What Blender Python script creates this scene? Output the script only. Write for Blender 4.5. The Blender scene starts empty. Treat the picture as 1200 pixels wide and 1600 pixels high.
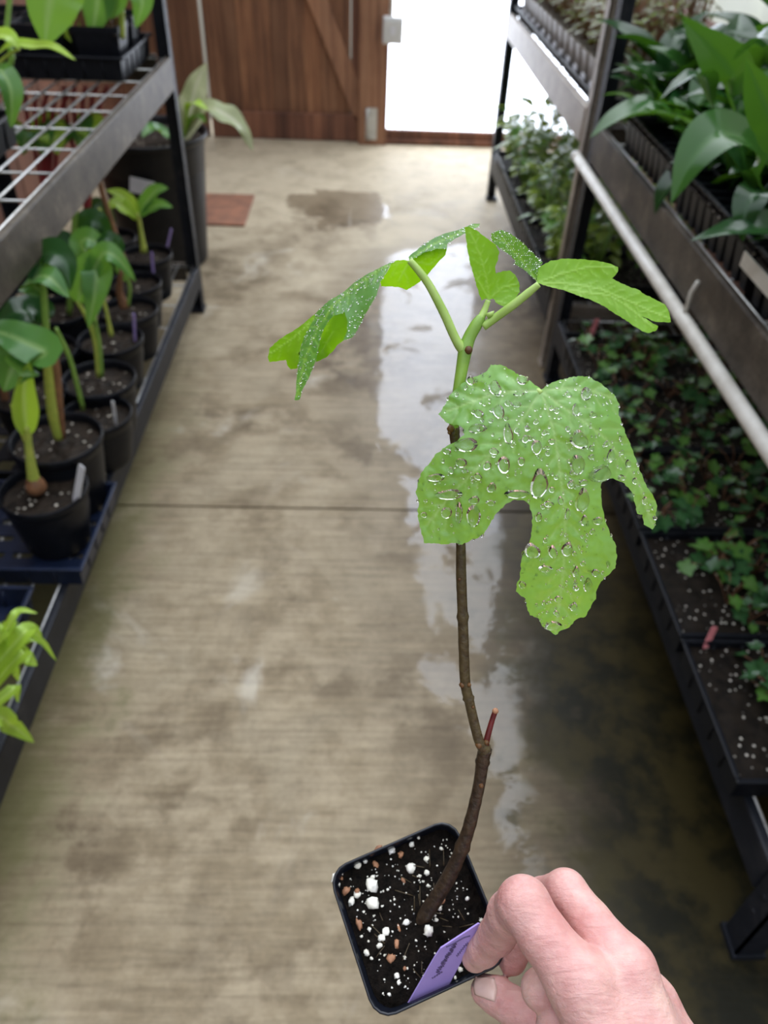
import bpy, bmesh, math, random
import numpy as np
from mathutils import Vector, Matrix, Euler, noise
from mathutils.geometry import delaunay_2d_cdt

SC = bpy.context.scene
COL = SC.collection
RND = random.Random(7)

# ------------------------------------------------------------------ camera
F, CX, CY, CAMZ = 1200.0, 600.0, 800.0, 1.35
RW = np.array([[0.9990, 0.0170, 0.0320], [-0.0130, -0.6570, 0.7540], [0.0340, -0.7540, -0.6560]])
def _n(v): return v / np.linalg.norm(v)
_a = _n(np.array([580 - CX, -245 - CY, F]))
_d = np.array([538 - CX, 2178 - CY, F]); _d = _n(_d - _a * (_a @ _d))
_r = np.cross(_d, _a); _r = _r if _r[0] > 0 else -_r
RW = np.array([_r, _a, -_d])
CAMP = np.array([0, 0, CAMZ])
def ray(px, py): return RW @ np.array([(px - CX) / F, (py - CY) / F, 1.0])
def dep(px, py, d): return Vector(CAMP + ray(px, py) * d)          # point at a distance along the view axis
def aty(px, py, y):
    v = ray(px, py); return Vector(CAMP + v * (y / v[1]))
def atz(px, py, z):
    v = ray(px, py); return Vector(CAMP + v * ((z - CAMZ) / v[2]))
def c2w(c): return Vector(CAMP + RW @ np.array(c))

cam = bpy.data.cameras.new('camera'); camo = bpy.data.objects.new('camera', cam); COL.objects.link(camo)
cam.sensor_fit = 'AUTO'; cam.sensor_width = 36; cam.lens = 27.0
cam.clip_start = 0.01
M3 = Matrix([list(RW[:, 0]), list(-RW[:, 1]), list(-RW[:, 2])]).transposed()
camo.matrix_world = Matrix.Translation(Vector(CAMP)) @ M3.to_4x4()
cam.dof.use_dof = True; cam.dof.focus_distance = 0.345; cam.dof.aperture_fstop = 10.5
SC.camera = camo

# ------------------------------------------------------------------ light
SC.view_settings.view_transform = 'Standard'; SC.view_settings.look = 'None'
SC.view_settings.gamma = 1.0; SC.view_settings.exposure = 0.0; SC.view_settings.use_curve_mapping = False
W = bpy.data.worlds.new('sky'); SC.world = W; W.use_nodes = True
SKY_BASE, SKY_GLOW, GLOW_POW = 1.45, 3.2, 4.0
GLOW_DIR = Vector((0.05, 0.60, 0.80)).normalized()
def build_sky():
    nt = W.node_tree; nt.nodes.clear(); N = nt.nodes.new; L = nt.links.new
    out = N('ShaderNodeOutputWorld'); bg = N('ShaderNodeBackground'); tc = N('ShaderNodeTexCoord')
    dp = N('ShaderNodeVectorMath'); dp.operation = 'DOT_PRODUCT'; dp.inputs[1].default_value = GLOW_DIR
    L(tc.outputs['Generated'], dp.inputs[0])
    mx = N('ShaderNodeMath'); mx.operation = 'MAXIMUM'; mx.inputs[1].default_value = 0; L(dp.outputs['Value'], mx.inputs[0])
    pw = N('ShaderNodeMath'); pw.operation = 'POWER'; pw.inputs[1].default_value = GLOW_POW; L(mx.outputs[0], pw.inputs[0])
    ml = N('ShaderNodeMath'); ml.operation = 'MULTIPLY'; ml.inputs[1].default_value = SKY_GLOW; L(pw.outputs[0], ml.inputs[0])
    g = N('ShaderNodeVectorMath'); g.operation = 'SCALE'; g.inputs[0].default_value = (0.93, 0.97, 1.0); L(ml.outputs[0], g.inputs['Scale'])
    sx = N('ShaderNodeSeparateXYZ'); L(tc.outputs['Generated'], sx.inputs[0])
    rp = N('ShaderNodeValToRGB'); rp.color_ramp.elements[0].position = 0.50; rp.color_ramp.elements[1].position = 0.86
    rp.color_ramp.elements[0].color = (0.20, 0.19, 0.15, 1); rp.color_ramp.elements[1].color = (0.88 * SKY_BASE, 0.95 * SKY_BASE, 1.08 * SKY_BASE, 1)
    mm = N('ShaderNodeMapRange'); mm.inputs['From Min'].default_value = -1; mm.inputs['From Max'].default_value = 1
    L(sx.outputs['Z'], mm.inputs['Value']); L(mm.outputs[0], rp.inputs[0])
    ad = N('ShaderNodeVectorMath'); ad.operation = 'ADD'; L(rp.outputs[0], ad.inputs[0]); L(g.outputs[0], ad.inputs[1])
    L(ad.outputs[0], bg.inputs['Color']); L(bg.outputs[0], out.inputs[0])
build_sky()
SC.cycles.max_bounces = 10; SC.cycles.transparent_max_bounces = 8
SC.cycles.use_denoising = True

# ------------------------------------------------------------------ helpers: materials
def newmat(name):
    m = bpy.data.materials.new(name); m.use_nodes = True; nt = m.node_tree
    b = nt.nodes['Principled BSDF']; return m, nt, b
def node(nt, t, **kw):
    n = nt.nodes.new(t)
    for k, v in kw.items(): setattr(n, k, v)
    return n
def noise_tex(nt, scale, detail=4, rough=0.55, vec=None, dist=0.0):
    t = node(nt, 'ShaderNodeTexNoise'); t.inputs['Scale'].default_value = scale
    t.inputs['Detail'].default_value = detail; t.inputs['Roughness'].default_value = rough
    t.inputs['Distortion'].default_value = dist
    if vec: nt.links.new(vec, t.inputs['Vector'])
    return t
def pos(nt): return node(nt, 'ShaderNodeNewGeometry').outputs['Position']
def objco(nt): return node(nt, 'ShaderNodeTexCoord').outputs['Object']
def ramp(nt, fac, stops):
    r = node(nt, 'ShaderNodeValToRGB'); cr = r.color_ramp
    while len(cr.elements) < len(stops): cr.elements.new(0.5)
    for e, (p, c) in zip(cr.elements, stops): e.position = p; e.color = (*c, 1) if len(c) == 3 else c
    nt.links.new(fac, r.inputs[0]); return r.outputs[0]
def mixc(nt, fac, a, b, mode='MIX'):
    m = node(nt, 'ShaderNodeMix', data_type='RGBA', blend_type=mode)
    for s, v in ((m.inputs[0], fac), (m.inputs[6], a), (m.inputs[7], b)):
        if isinstance(v, bpy.types.NodeSocket): nt.links.new(v, s)
        elif isinstance(v, (int, float)): s.default_value = v
        else: s.default_value = (*v, 1)
    return m.outputs[2]
def math_(nt, op, a, b=None, c=None, clamp=False):
    m = node(nt, 'ShaderNodeMath', operation=op); m.use_clamp = clamp
    for s, v in zip(m.inputs, (a, b, c)):
        if v is None: continue
        if isinstance(v, bpy.types.NodeSocket): nt.links.new(v, s)
        else: s.default_value = v
    return m.outputs[0]
def smooth(nt, v, lo, hi):
    m = node(nt, 'ShaderNodeMapRange', interpolation_type='SMOOTHSTEP')
    nt.links.new(v, m.inputs[0]); m.inputs[1].default_value = lo; m.inputs[2].default_value = hi
    return m.outputs[0]
def bump(nt, b, h, strength=0.3, dist=0.002):
    n = node(nt, 'ShaderNodeBump'); n.inputs['Strength'].default_value = strength; n.inputs['Distance'].default_value = dist
    nt.links.new(h, n.inputs['Height']); nt.links.new(n.outputs[0], b.inputs['Normal'])
def plain(name, c1, c2=None, scale=40, rough=0.5, metal=0.0, bmp=0.0, spec=0.5, sss=0.0):
    m, nt, b = newmat(name); c2 = c2 or tuple(x * 0.7 for x in c1)
    t = noise_tex(nt, scale, vec=objco(nt))
    nt.links.new(ramp(nt, t.outputs[0], [(0.3, c2), (0.7, c1)]), b.inputs['Base Color'])
    b.inputs['Roughness'].default_value = rough; b.inputs['Metallic'].default_value = metal
    b.inputs['Specular IOR Level'].default_value = spec
    if bmp: bump(nt, b, t.outputs[0], bmp)
    return m

def leafmat(name, up, under, vein, trans=0.35, tcol=None, rough=0.35, varscale=25, coat=0.0):
    m, nt, b = newmat(name); L = nt.links.new
    at = node(nt, 'ShaderNodeAttribute', attribute_name='vein')
    t = noise_tex(nt, varscale, 3, vec=objco(nt))
    cu = mixc(nt, t.outputs[0], tuple(x * 0.72 for x in up), tuple(min(1, x * 1.2) for x in up))
    cd = mixc(nt, t.outputs[0], tuple(x * 0.85 for x in under), tuple(min(1, x * 1.12) for x in under))
    g = node(nt, 'ShaderNodeNewGeometry')
    c = mixc(nt, g.outputs['Backfacing'], cu, cd)
    c = mixc(nt, math_(nt, 'MULTIPLY', at.outputs['Fac'], 0.75), c, vein)
    L(c, b.inputs['Base Color']); b.inputs['Roughness'].default_value = rough; b.inputs['Coat Weight'].default_value = coat; b.inputs['Coat Roughness'].default_value = 0.22; b.inputs['Coat IOR'].default_value = 1.6
    tb = node(nt, 'ShaderNodeBsdfTranslucent'); tcol = tcol or (min(1, up[0] * 2.6 + .05), min(1, up[1] * 1.9 + .05), up[2] * 0.8)
    tc = mixc(nt, math_(nt, 'MULTIPLY', at.outputs['Fac'], 0.6), mixc(nt, t.outputs[0], tuple(x * 0.85 for x in tcol), tcol), vein)
    L(tc, tb.inputs['Color'])
    mx = node(nt, 'ShaderNodeMixShader'); mx.inputs[0].default_value = trans
    L(b.outputs[0], mx.inputs[1]); L(tb.outputs[0], mx.inputs[2])
    bump(nt, b, math_(nt, 'ADD', t.outputs[0], math_(nt, 'MULTIPLY', at.outputs['Fac'], -0.5)), 0.25, 0.002)
    L(mx.outputs[0], nt.nodes['Material Output'].inputs[0]); return m

# ------------------------------------------------------------------ helpers: objects
def tag(o, label=None, cat=None, group=None, kind=None):
    if label: o['label'] = label
    if cat: o['category'] = cat
    if group: o['group'] = group
    if kind: o['kind'] = kind
    return o
def link(name, me, mat=None, parent=None, sm=False):
    o = bpy.data.objects.new(name, me); COL.objects.link(o)
    if mat is not None:
        for m in (mat if isinstance(mat, (list, tuple)) else [mat]): me.materials.append(m)
    if sm:
        for p in me.polygons: p.use_smooth = True
    if parent is not None: o.parent = parent
    return o
def empty(name, loc=(0, 0, 0), label=None, cat=None, group=None, rz=0):
    o = bpy.data.objects.new(name, None); COL.objects.link(o); o.location = loc; o.rotation_euler = (0, 0, rz)
    o.empty_display_size = 0.05
    return tag(o, label, cat, group)
def bevel(o, w=0.002, seg=2):
    b = o.modifiers.new('bevel', 'BEVEL'); b.width = w; b.segments = seg; b.limit_method = 'ANGLE'; return o

class MB:
    def __init__(s): s.v = []; s.f = []; s.sm = []
    def add(s, vs, fs, sm=False):
        k = len(s.v); s.v += [tuple(v) for v in vs]; s.f += [tuple(i + k for i in f) for f in fs]; s.sm += [sm] * len(fs); return s
    def box(s, x0, x1, y0, y1, z0, z1, mtx=None):
        vs = [Vector((x, y, z)) for z in (z0, z1) for y in (y0, y1) for x in (x0, x1)]
        if mtx is not None: vs = [mtx @ v for v in vs]
        return s.add(vs, [(0, 2, 3, 1), (4, 5, 7, 6), (0, 1, 5, 4), (2, 6, 7, 3), (0, 4, 6, 2), (1, 3, 7, 5)])
    def tube(s, pts, rad, n=8, cap=True, sm=True):
        pts = [Vector(p) for p in pts]; R = rad if isinstance(rad, (list, tuple)) else [rad] * len(pts)
        vs = []; up = None
        for i, p in enumerate(pts):
            t = (pts[min(i + 1, len(pts) - 1)] - pts[max(i - 1, 0)]).normalized()
            if up is None: up = t.orthogonal().normalized()
            up = (up - t * up.dot(t)).normalized(); w = t.cross(up)
            for k in range(n):
                a = 2 * math.pi * k / n; vs.append(p + (up * math.cos(a) + w * math.sin(a)) * R[i])
        fs = [(i * n + k, i * n + (k + 1) % n, (i + 1) * n + (k + 1) % n, (i + 1) * n + k) for i in range(len(pts) - 1) for k in range(n)]
        if cap: fs += [tuple(range(n - 1, -1, -1)), tuple((len(pts) - 1) * n + k for k in range(n))]
        return s.add(vs, fs, sm)
    def lathe(s, prof, n=32, c=(0, 0, 0), sm=True):       # prof: (radius, z), open profile
        vs = [(c[0] + r * math.cos(2 * math.pi * k / n), c[1] + r * math.sin(2 * math.pi * k / n), c[2] + z) for r, z in prof for k in range(n)]
        fs = [(i * n + k, i * n + (k + 1) % n, (i + 1) * n + (k + 1) % n, (i + 1) * n + k) for i in range(len(prof) - 1) for k in range(n)]
        return s.add(vs, fs, sm)
    def mesh(s, name):
        me = bpy.data.meshes.new(name); me.from_pydata(s.v, [], s.f); me.update()
        for p, q in zip(me.polygons, s.sm): p.use_smooth = q
        return me
    def build(s, name, mat, parent=None): return link(name, s.mesh(name), mat, parent)

def spline(pts, k=6):
    pts = [Vector(p) for p in pts]; out = []
    P = [pts[0] * 2 - pts[1]] + pts + [pts[-1] * 2 - pts[-2]]
    for i in range(1, len(P) - 2):
        for j in range(k):
            t = j / k; a, b, c, d = P[i - 1], P[i], P[i + 1], P[i + 2]
            out.append(0.5 * ((2 * b) + (c - a) * t + (2 * a - 5 * b + 4 * c - d) * t * t + (3 * b - a - 3 * c + d) * t ** 3))
    return out + [pts[-1]]
def lerps(vals, n):
    return [float(x) for x in np.interp(np.linspace(0, 1, n), np.linspace(0, 1, len(vals)), vals)]

def set_vein(me, vals):
    a = me.attributes.new('vein', 'FLOAT', 'POINT'); a.data.foreach_set('value', vals)

def blade(pts, width, up=(0, 0, 1), fold=0.25, prof=None, nu=7, name='leaf', ruffle=0.0, seed=0):
    """leaf blade along a curve of points; width profile, folded along the midrib; upper face to `up`"""
    C = spline(pts, 6); n = len(C); up = Vector(up); vs = []; vein = []
    for i, p in enumerate(C):
        t = i / (n - 1)
        w = width * (prof(t) if prof else (math.sin(math.pi * min(1, t ** 0.75)) ** 0.8 if t < 1 else 0) + 0.0) * 0.5 + 0.0004
        tg = (C[min(i + 1, n - 1)] - C[max(i - 1, 0)]).normalized()
        side = tg.cross(up)
        if side.length < 1e-3: side = tg.orthogonal()
        side.normalize(); nn = side.cross(tg).normalized()
        for k in range(nu):
            s = (k / (nu - 1)) * 2 - 1
            h = abs(s) * fold * w + ruffle * w * math.sin(t * 17 + s * 2 + seed) * abs(s)
            vs.append(p + side * (s * w) + nn * h); vein.append(1.0 if k == nu // 2 else 0.0)
    fs = [(i * nu + k, i * nu + k + 1, (i + 1) * nu + k + 1, (i + 1) * nu + k) for i in range(n - 1) for k in range(nu - 1)]
    me = bpy.data.meshes.new(name); me.from_pydata([tuple(v) for v in vs], [], fs); me.update(); set_vein(me, vein)
    for p in me.polygons: p.use_smooth = True
    return me

def copy_tree(o, parent=None):
    c = o.copy(); COL.objects.link(c)
    if parent is not None: c.parent = parent
    for ch in list(o.children): copy_tree(ch, c)
    return c

# ------------------------------------------------------------------ materials
def mat_concrete():
    m, nt, b = newmat('wet_concrete'); L = nt.links.new; p = pos(nt)
    sx = node(nt, 'ShaderNodeSeparateXYZ'); L(p, sx.inputs[0]); X, Y = sx.outputs[0], sx.outputs[1]
    mp = node(nt, 'ShaderNodeMapping'); mp.inputs['Scale'].default_value = (5, 75, 5); L(p, mp.inputs[0])
    brush = noise_tex(nt, 1.0, 5, 0.65, mp.outputs[0])
    big = noise_tex(nt, 2.3, 6, 0.62, p, 0.4); mid = noise_tex(nt, 9, 6, 0.65, p); fine = noise_tex(nt, 90, 4, 0.6, p)
    base = ramp(nt, big.outputs[0], [(0.3, (0.155, 0.112, 0.066)), (0.5, (0.315, 0.248, 0.158)), (0.68, (0.50, 0.425, 0.30))])
    base = mixc(nt, smooth(nt, mid.outputs[0], 0.42, 0.62), base, (0.37, 0.30, 0.20), 'MIX')
    base = mixc(nt, 0.6, base, ramp(nt, mid.outputs[0], [(0.3, (0.62, 0.60, 0.56)), (0.6, (1, 1, 1))]), 'MULTIPLY')
    base = mixc(nt, 0.75, base, ramp(nt, brush.outputs[0], [(0.33, (0.60, 0.58, 0.56)), (0.6, (1, 1, 1))]), 'MULTIPLY')
    base = mixc(nt, 0.3, base, ramp(nt, fine.outputs[0], [(0.3, (0.6, 0.6, 0.6)), (0.6, (1, 1, 1))]), 'MULTIPLY')
    # pale mineral bloom
    pal = smooth(nt, noise_tex(nt, 3.1, 5, 0.6, p, 0.8).outputs[0], 0.58, 0.72)
    base = mixc(nt, math_(nt, 'MULTIPLY', pal, 0.45), base, (0.60, 0.56, 0.48))
    # paler towards the gate: sunlight on the far floor painted into the concrete
    sunlit = math_(nt, 'MULTIPLY', smooth(nt, math_(nt, 'ADD', Y, math_(nt, 'MULTIPLY', math_(nt, 'SUBTRACT', big.outputs[0], 0.5), 3.0)), 2.3, 4.3), 0.6)
    base = mixc(nt, sunlit, base, mixc(nt, mid.outputs[0], (0.50, 0.42, 0.29), (0.74, 0.65, 0.48)))
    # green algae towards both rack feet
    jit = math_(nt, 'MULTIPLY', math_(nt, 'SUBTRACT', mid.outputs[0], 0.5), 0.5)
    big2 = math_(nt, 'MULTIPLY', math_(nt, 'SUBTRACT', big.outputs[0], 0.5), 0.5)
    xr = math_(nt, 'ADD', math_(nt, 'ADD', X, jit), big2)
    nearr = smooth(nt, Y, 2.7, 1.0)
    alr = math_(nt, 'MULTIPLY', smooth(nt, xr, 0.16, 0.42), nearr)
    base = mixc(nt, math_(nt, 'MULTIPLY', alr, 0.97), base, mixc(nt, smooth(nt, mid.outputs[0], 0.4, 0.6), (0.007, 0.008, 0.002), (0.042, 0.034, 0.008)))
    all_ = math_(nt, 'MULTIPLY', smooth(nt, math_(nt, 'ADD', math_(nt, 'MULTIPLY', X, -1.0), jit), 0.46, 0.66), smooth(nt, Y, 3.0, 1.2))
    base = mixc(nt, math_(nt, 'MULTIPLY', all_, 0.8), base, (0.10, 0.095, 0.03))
    # standing water: edge as a curve of Y
    fc = node(nt, 'ShaderNodeFloatCurve'); cv = fc.mapping.curves[0]
    pts = [(0.3, .36), (.757, .27), (.93, .19), (1.04, .115), (1.115, .19), (1.3, .14), (1.528, .13), (1.66, .17), (1.87, .07), (2.04, .03), (2.36, -.03), (2.65, -.01), (2.93, .06), (3.30, .12), (3.42, .5), (3.6, .9)]
    while len(cv.points) < len(pts): cv.points.new(0.5, 0.5)
    for q, (y, x) in zip(cv.points, pts): q.location = (y / 4.0, x + 0.1); q.handle_type = 'VECTOR'
    fc.mapping.update()
    L(math_(nt, 'DIVIDE', Y, 4.0, clamp=True), fc.inputs['Value'])
    xb = math_(nt, 'SUBTRACT', fc.outputs[0], 0.1)
    rag = noise_tex(nt, 7, 6, 0.62, p, 0.6)
    jw = math_(nt, 'MULTIPLY', math_(nt, 'SUBTRACT', rag.outputs[0], 0.5), 0.34)
    dx = math_(nt, 'ADD', math_(nt, 'SUBTRACT', X, xb), jw)
    wet = smooth(nt, dx, -0.005, 0.02)
    # dry islands inside the strip
    isl = noise_tex(nt, 3.6, 5, 0.6, p, 0.3)
    wet = math_(nt, 'MULTIPLY', wet, smooth(nt, isl.outputs[0], 0.40, 0.44))
    # wet gloss shaped to stop where the panel's reflection ends, damp algae beyond
    xs = math_(nt, 'ADD', math_(nt, 'MULTIPLY', Y, 0.055), 0.27)
    over = math_(nt, 'ADD', math_(nt, 'SUBTRACT', X, xs), math_(nt, 'MULTIPLY', jw, 0.5))
    wet = math_(nt, 'MULTIPLY', wet, smooth(nt, over, 0.04, -0.01))
    # round puddle further off
    ex = math_(nt, 'DIVIDE', math_(nt, 'ADD', X, 0.13), 0.29); ey = math_(nt, 'DIVIDE', math_(nt, 'SUBTRACT', Y, 3.79), 0.24)
    rr = math_(nt, 'SQRT', math_(nt, 'ADD', math_(nt, 'MULTIPLY', ex, ex), math_(nt, 'MULTIPLY', ey, ey)))
    rr = math_(nt, 'ADD', rr, math_(nt, 'ADD', math_(nt, 'MULTIPLY', jw, 2.2), math_(nt, 'MULTIPLY', math_(nt, 'SUBTRACT', isl.outputs[0], 0.5), 2.6)))
    pud = smooth(nt, rr, 1.06, 0.90)
    wet = math_(nt, 'MAXIMUM', wet, pud)
    damp = math_(nt, 'MAXIMUM', math_(nt, 'MULTIPLY', smooth(nt, dx, -0.32, -0.02), 0.55), math_(nt, 'MULTIPLY', smooth(nt, rag.outputs[0], 0.5, 0.62), 0.35))
    damp = math_(nt, 'MAXIMUM', damp, wet)
    damp = math_(nt, 'MAXIMUM', damp, math_(nt, 'MULTIPLY', smooth(nt, dx, 0.0, 0.2), smooth(nt, Y, 3.3, 3.0)))
    base = mixc(nt, math_(nt, 'MULTIPLY', damp, 0.75), base, mixc(nt, 1.0, base, (0.42, 0.38, 0.33), 'MULTIPLY'))
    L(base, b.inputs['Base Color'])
    ro = math_(nt, 'SUBTRACT', 0.62, math_(nt, 'MULTIPLY', damp, 0.22))
    L(ro, b.inputs['Roughness'])
    cw = math_(nt, 'ADD', math_(nt, 'MULTIPLY', wet, 0.62), 0.0, clamp=True)
    L(cw, b.inputs['Coat Weight']); b.inputs['Coat Roughness'].default_value = 0.04; b.inputs['Coat IOR'].default_value = 1.6
    b.inputs['Specular IOR Level'].default_value = 0.22
    cb = node(nt, 'ShaderNodeBump'); cb.inputs['Strength'].default_value = 0.22; cb.inputs['Distance'].default_value = 0.004
    L(noise_tex(nt, 16, 3, 0.5, p).outputs[0], cb.inputs['Height']); L(cb.outputs[0], b.inputs['Coat Normal'])
    h = math_(nt, 'ADD', math_(nt, 'MULTIPLY', brush.outputs[0], 0.8), math_(nt, 'MULTIPLY', fine.outputs[0], 0.5))
    bump(nt, b, h, 0.35, 0.002)
    return m

def mat_wood(name, c1, c2, c3, scale=1.0):
    m, nt, b = newmat(name); L = nt.links.new; p = pos(nt)
    mp = node(nt, 'ShaderNodeMapping'); mp.inputs['Scale'].default_value = (30 * scale, 30 * scale, 1.6); L(p, mp.inputs[0])
    g = noise_tex(nt, 1.0, 6, 0.65, mp.outputs[0], 0.6); v = noise_tex(nt, 5, 3, 0.5, p)
    # one tone per board
    sx = node(nt, 'ShaderNodeSeparateXYZ'); L(p, sx.inputs[0])
    wn = node(nt, 'ShaderNodeTexWhiteNoise', noise_dimensions='1D'); L(math_(nt, 'FLOOR', math_(nt, 'DIVIDE', math_(nt, 'ADD', sx.outputs[0], 0.905), 0.0914)), wn.inputs['W'])
    c = ramp(nt, g.outputs[0], [(0.3, c3), (0.5, c1), (0.72, c2)])
    c = mixc(nt, 0.7, c, ramp(nt, wn.outputs[0], [(0, (0.50, 0.45, 0.43)), (0.7, (1.0, 0.97, 0.93)), (1, (1.45, 1.38, 1.25))]), 'MULTIPLY')
    c = mixc(nt, 0.5, c, ramp(nt, v.outputs[0], [(0.3, (0.6, 0.57, 0.55)), (0.65, (1, 1, 1))]), 'MULTIPLY')
    L(c, b.inputs['Base Color']); b.inputs['Roughness'].default_value = 0.7; bump(nt, b, g.outputs[0], 0.4, 0.003); return m

def mat_rail(name, c1, c2, c3, rough=0.42, metal=0.35):
    m, nt, b = newmat(name); L = nt.links.new; p = pos(nt)
    a = noise_tex(nt, 14, 6, 0.7, p); f = noise_tex(nt, 120, 3, 0.6, p)
    c = ramp(nt, a.outputs[0], [(0.3, c1), (0.55, c2), (0.72, c3)])
    c = mixc(nt, 0.5, c, ramp(nt, f.outputs[0], [(0.35, (0.55, 0.52, 0.5)), (0.55, (1, 1, 1))]), 'MULTIPLY'); b.inputs['Specular IOR Level'].default_value = 0.28
    L(c, b.inputs['Base Color']); b.inputs['Metallic'].default_value = metal
    b.inputs['Roughness'].default_value = rough; bump(nt, b, f.outputs[0], 0.15, 0.001); return m

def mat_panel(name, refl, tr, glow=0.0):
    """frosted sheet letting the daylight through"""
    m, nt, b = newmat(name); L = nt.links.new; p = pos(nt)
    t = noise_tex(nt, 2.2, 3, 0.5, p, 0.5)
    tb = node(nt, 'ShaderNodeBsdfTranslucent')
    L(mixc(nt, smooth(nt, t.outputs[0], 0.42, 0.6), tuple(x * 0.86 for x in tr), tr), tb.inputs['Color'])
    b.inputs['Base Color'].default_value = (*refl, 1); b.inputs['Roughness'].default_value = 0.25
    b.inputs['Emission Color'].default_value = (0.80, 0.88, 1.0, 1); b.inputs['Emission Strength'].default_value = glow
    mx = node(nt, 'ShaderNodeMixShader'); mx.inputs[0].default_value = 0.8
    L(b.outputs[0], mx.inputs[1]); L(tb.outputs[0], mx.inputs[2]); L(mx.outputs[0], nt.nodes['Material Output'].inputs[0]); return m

def mat_soil(name, dark, mid, speck, sc=220, thr=0.74, rough=0.75):
    m, nt, b = newmat(name); L = nt.links.new; p = objco(nt)
    a = noise_tex(nt, sc * 0.5, 6, 0.75, p); v = node(nt, 'ShaderNodeTexVoronoi'); v.inputs['Scale'].default_value = sc; L(p, v.inputs['Vector'])
    s = noise_tex(nt, sc * 0.11, 2, 0.5, p)
    sp = math_(nt, 'MULTIPLY', smooth(nt, v.outputs['Distance'], 0.30, 0.16), smooth(nt, v.outputs['Color'], thr, thr + 0.02))
    c = ramp(nt, a.outputs[0], [(0.35, dark), (0.7, mid)])
    L(mixc(nt, sp, c, speck), b.inputs['Base Color']); b.inputs['Roughness'].default_value = rough; b.inputs['Specular IOR Level'].default_value = 0.12
    bump(nt, b, math_(nt, 'ADD', a.outputs[0], sp), 1.0, 0.004); return m

M = {}
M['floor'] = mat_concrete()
M['gate'] = mat_wood('gate_wood', (0.25, 0.115, 0.058), (0.37, 0.195, 0.105), (0.10, 0.043, 0.024))
M['gate_dark'] = mat_wood('dark_wood', (0.20, 0.085, 0.05), (0.26, 0.12, 0.07), (0.085, 0.037, 0.024))
M['post_wood'] = mat_wood('post_wood', (0.34, 0.17, 0.095), (0.44, 0.25, 0.15), (0.17, 0.08, 0.05))
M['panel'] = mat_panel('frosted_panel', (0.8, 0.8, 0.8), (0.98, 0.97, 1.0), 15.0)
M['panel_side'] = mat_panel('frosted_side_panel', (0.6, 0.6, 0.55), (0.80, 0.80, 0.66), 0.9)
M['rail'] = mat_rail('dark_rail', (0.034, 0.027, 0.021), (0.088, 0.072, 0.056), (0.165, 0.136, 0.105), 0.5, 0.12)
M['rail_pale'] = mat_rail('worn_rail_lit_post', (0.24, 0.20, 0.16), (0.34, 0.29, 0.24), (0.42, 0.36, 0.30))
M['post'] = mat_rail('black_post', (0.006, 0.008, 0.013), (0.011, 0.013, 0.020), (0.035, 0.035, 0.040), 0.5, 0.0)
M['wire'] = mat_rail('steel_wire', (0.35, 0.35, 0.34), (0.55, 0.55, 0.54), (0.65, 0.65, 0.64), 0.3, 0.8)
M['black'] = plain('black_plastic', (0.008, 0.009, 0.013), (0.004, 0.005, 0.008), 60, 0.42, spec=0.22)
M['blue_black'] = plain('blue_black_plastic', (0.012, 0.019, 0.046), (0.007, 0.012, 0.030), 30, 0.32, spec=0.3)
M['grey_black'] = plain('greyish_black_plastic', (0.014, 0.014, 0.016), (0.007, 0.007, 0.009), 30, 0.42, spec=0.3)
M['fig_pot'] = plain('held_pot_plastic', (0.008, 0.010, 0.017), (0.004, 0.006, 0.011), 60, 0.28)
M['pot_beige'] = plain('greyish_beige_pot', (0.30, 0.26, 0.22), (0.20, 0.175, 0.15), 30, 0.45)
M['soil'] = mat_soil('potting_soil', (0.006, 0.0045, 0.0035), (0.045, 0.032, 0.023), (0.75, 0.68, 0.58), 75, 0.62, 0.5)
M['soil_dark'] = mat_soil('wet_black_soil', (0.0022, 0.0018, 0.0015), (0.020, 0.014, 0.010), (0.7, 0.68, 0.64), 420, 0.90, 0.6)
M['soil_tray'] = mat_soil('tray_soil', (0.004, 0.003, 0.0025), (0.024, 0.017, 0.012), (0.8, 0.74, 0.66), 95, 0.55, 0.55)
M['white'] = plain('white_plastic', (0.80, 0.80, 0.84), (0.70, 0.70, 0.74), 20, 0.35)
M['lavender'] = plain('lavender_plastic', (0.47, 0.36, 0.80), (0.42, 0.31, 0.74), 60, 0.32)
M['pink'] = plain('pink_plastic', (0.75, 0.26, 0.28), (0.62, 0.20, 0.22), 60, 0.35)
M['ink'] = plain('grey_ink', (0.12, 0.09, 0.20), (0.10, 0.07, 0.17), 60, 0.6)
M['pvc'] = plain('white_pvc', (0.74, 0.72, 0.66), (0.55, 0.52, 0.46), 25, 0.4)
M['box'] = plain('white_box_plastic', (0.72, 0.72, 0.70), (0.62, 0.62, 0.60), 20, 0.4)
M['steel'] = plain('galvanised_steel', (0.62, 0.62, 0.60), (0.48, 0.48, 0.46), 40, 0.4, 0.6)
M['slab'] = plain('rust_slab', (0.34, 0.15, 0.085), (0.17, 0.085, 0.055), 14, 0.7, bmp=0.3)
M['perlite'] = plain('perlite', (0.88, 0.87, 0.82), (0.72, 0.68, 0.55), 120, 0.7, bmp=0.3)
M['bark'] = plain('bark_chip', (0.42, 0.20, 0.10), (0.22, 0.10, 0.055), 120, 0.6, bmp=0.3)
M['woody'] = plain('woody_stem', (0.105, 0.075, 0.030), (0.045, 0.028, 0.014), 260, 0.42, bmp=0.5)
M['woody_dark'] = plain('dark_woody_stem', (0.060, 0.036, 0.018), (0.022, 0.013, 0.008), 260, 0.45, bmp=0.6)
M['shoot'] = plain('green_shoot', (0.25, 0.42, 0.06), (0.16, 0.30, 0.04), 120, 0.35)
M['petiole'] = plain('pale_petiole', (0.42, 0.58, 0.16), (0.33, 0.50, 0.10), 120, 0.38)
M['red_stub'] = plain('red_stub', (0.16, 0.02, 0.02), (0.08, 0.012, 0.012), 200, 0.3)
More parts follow.
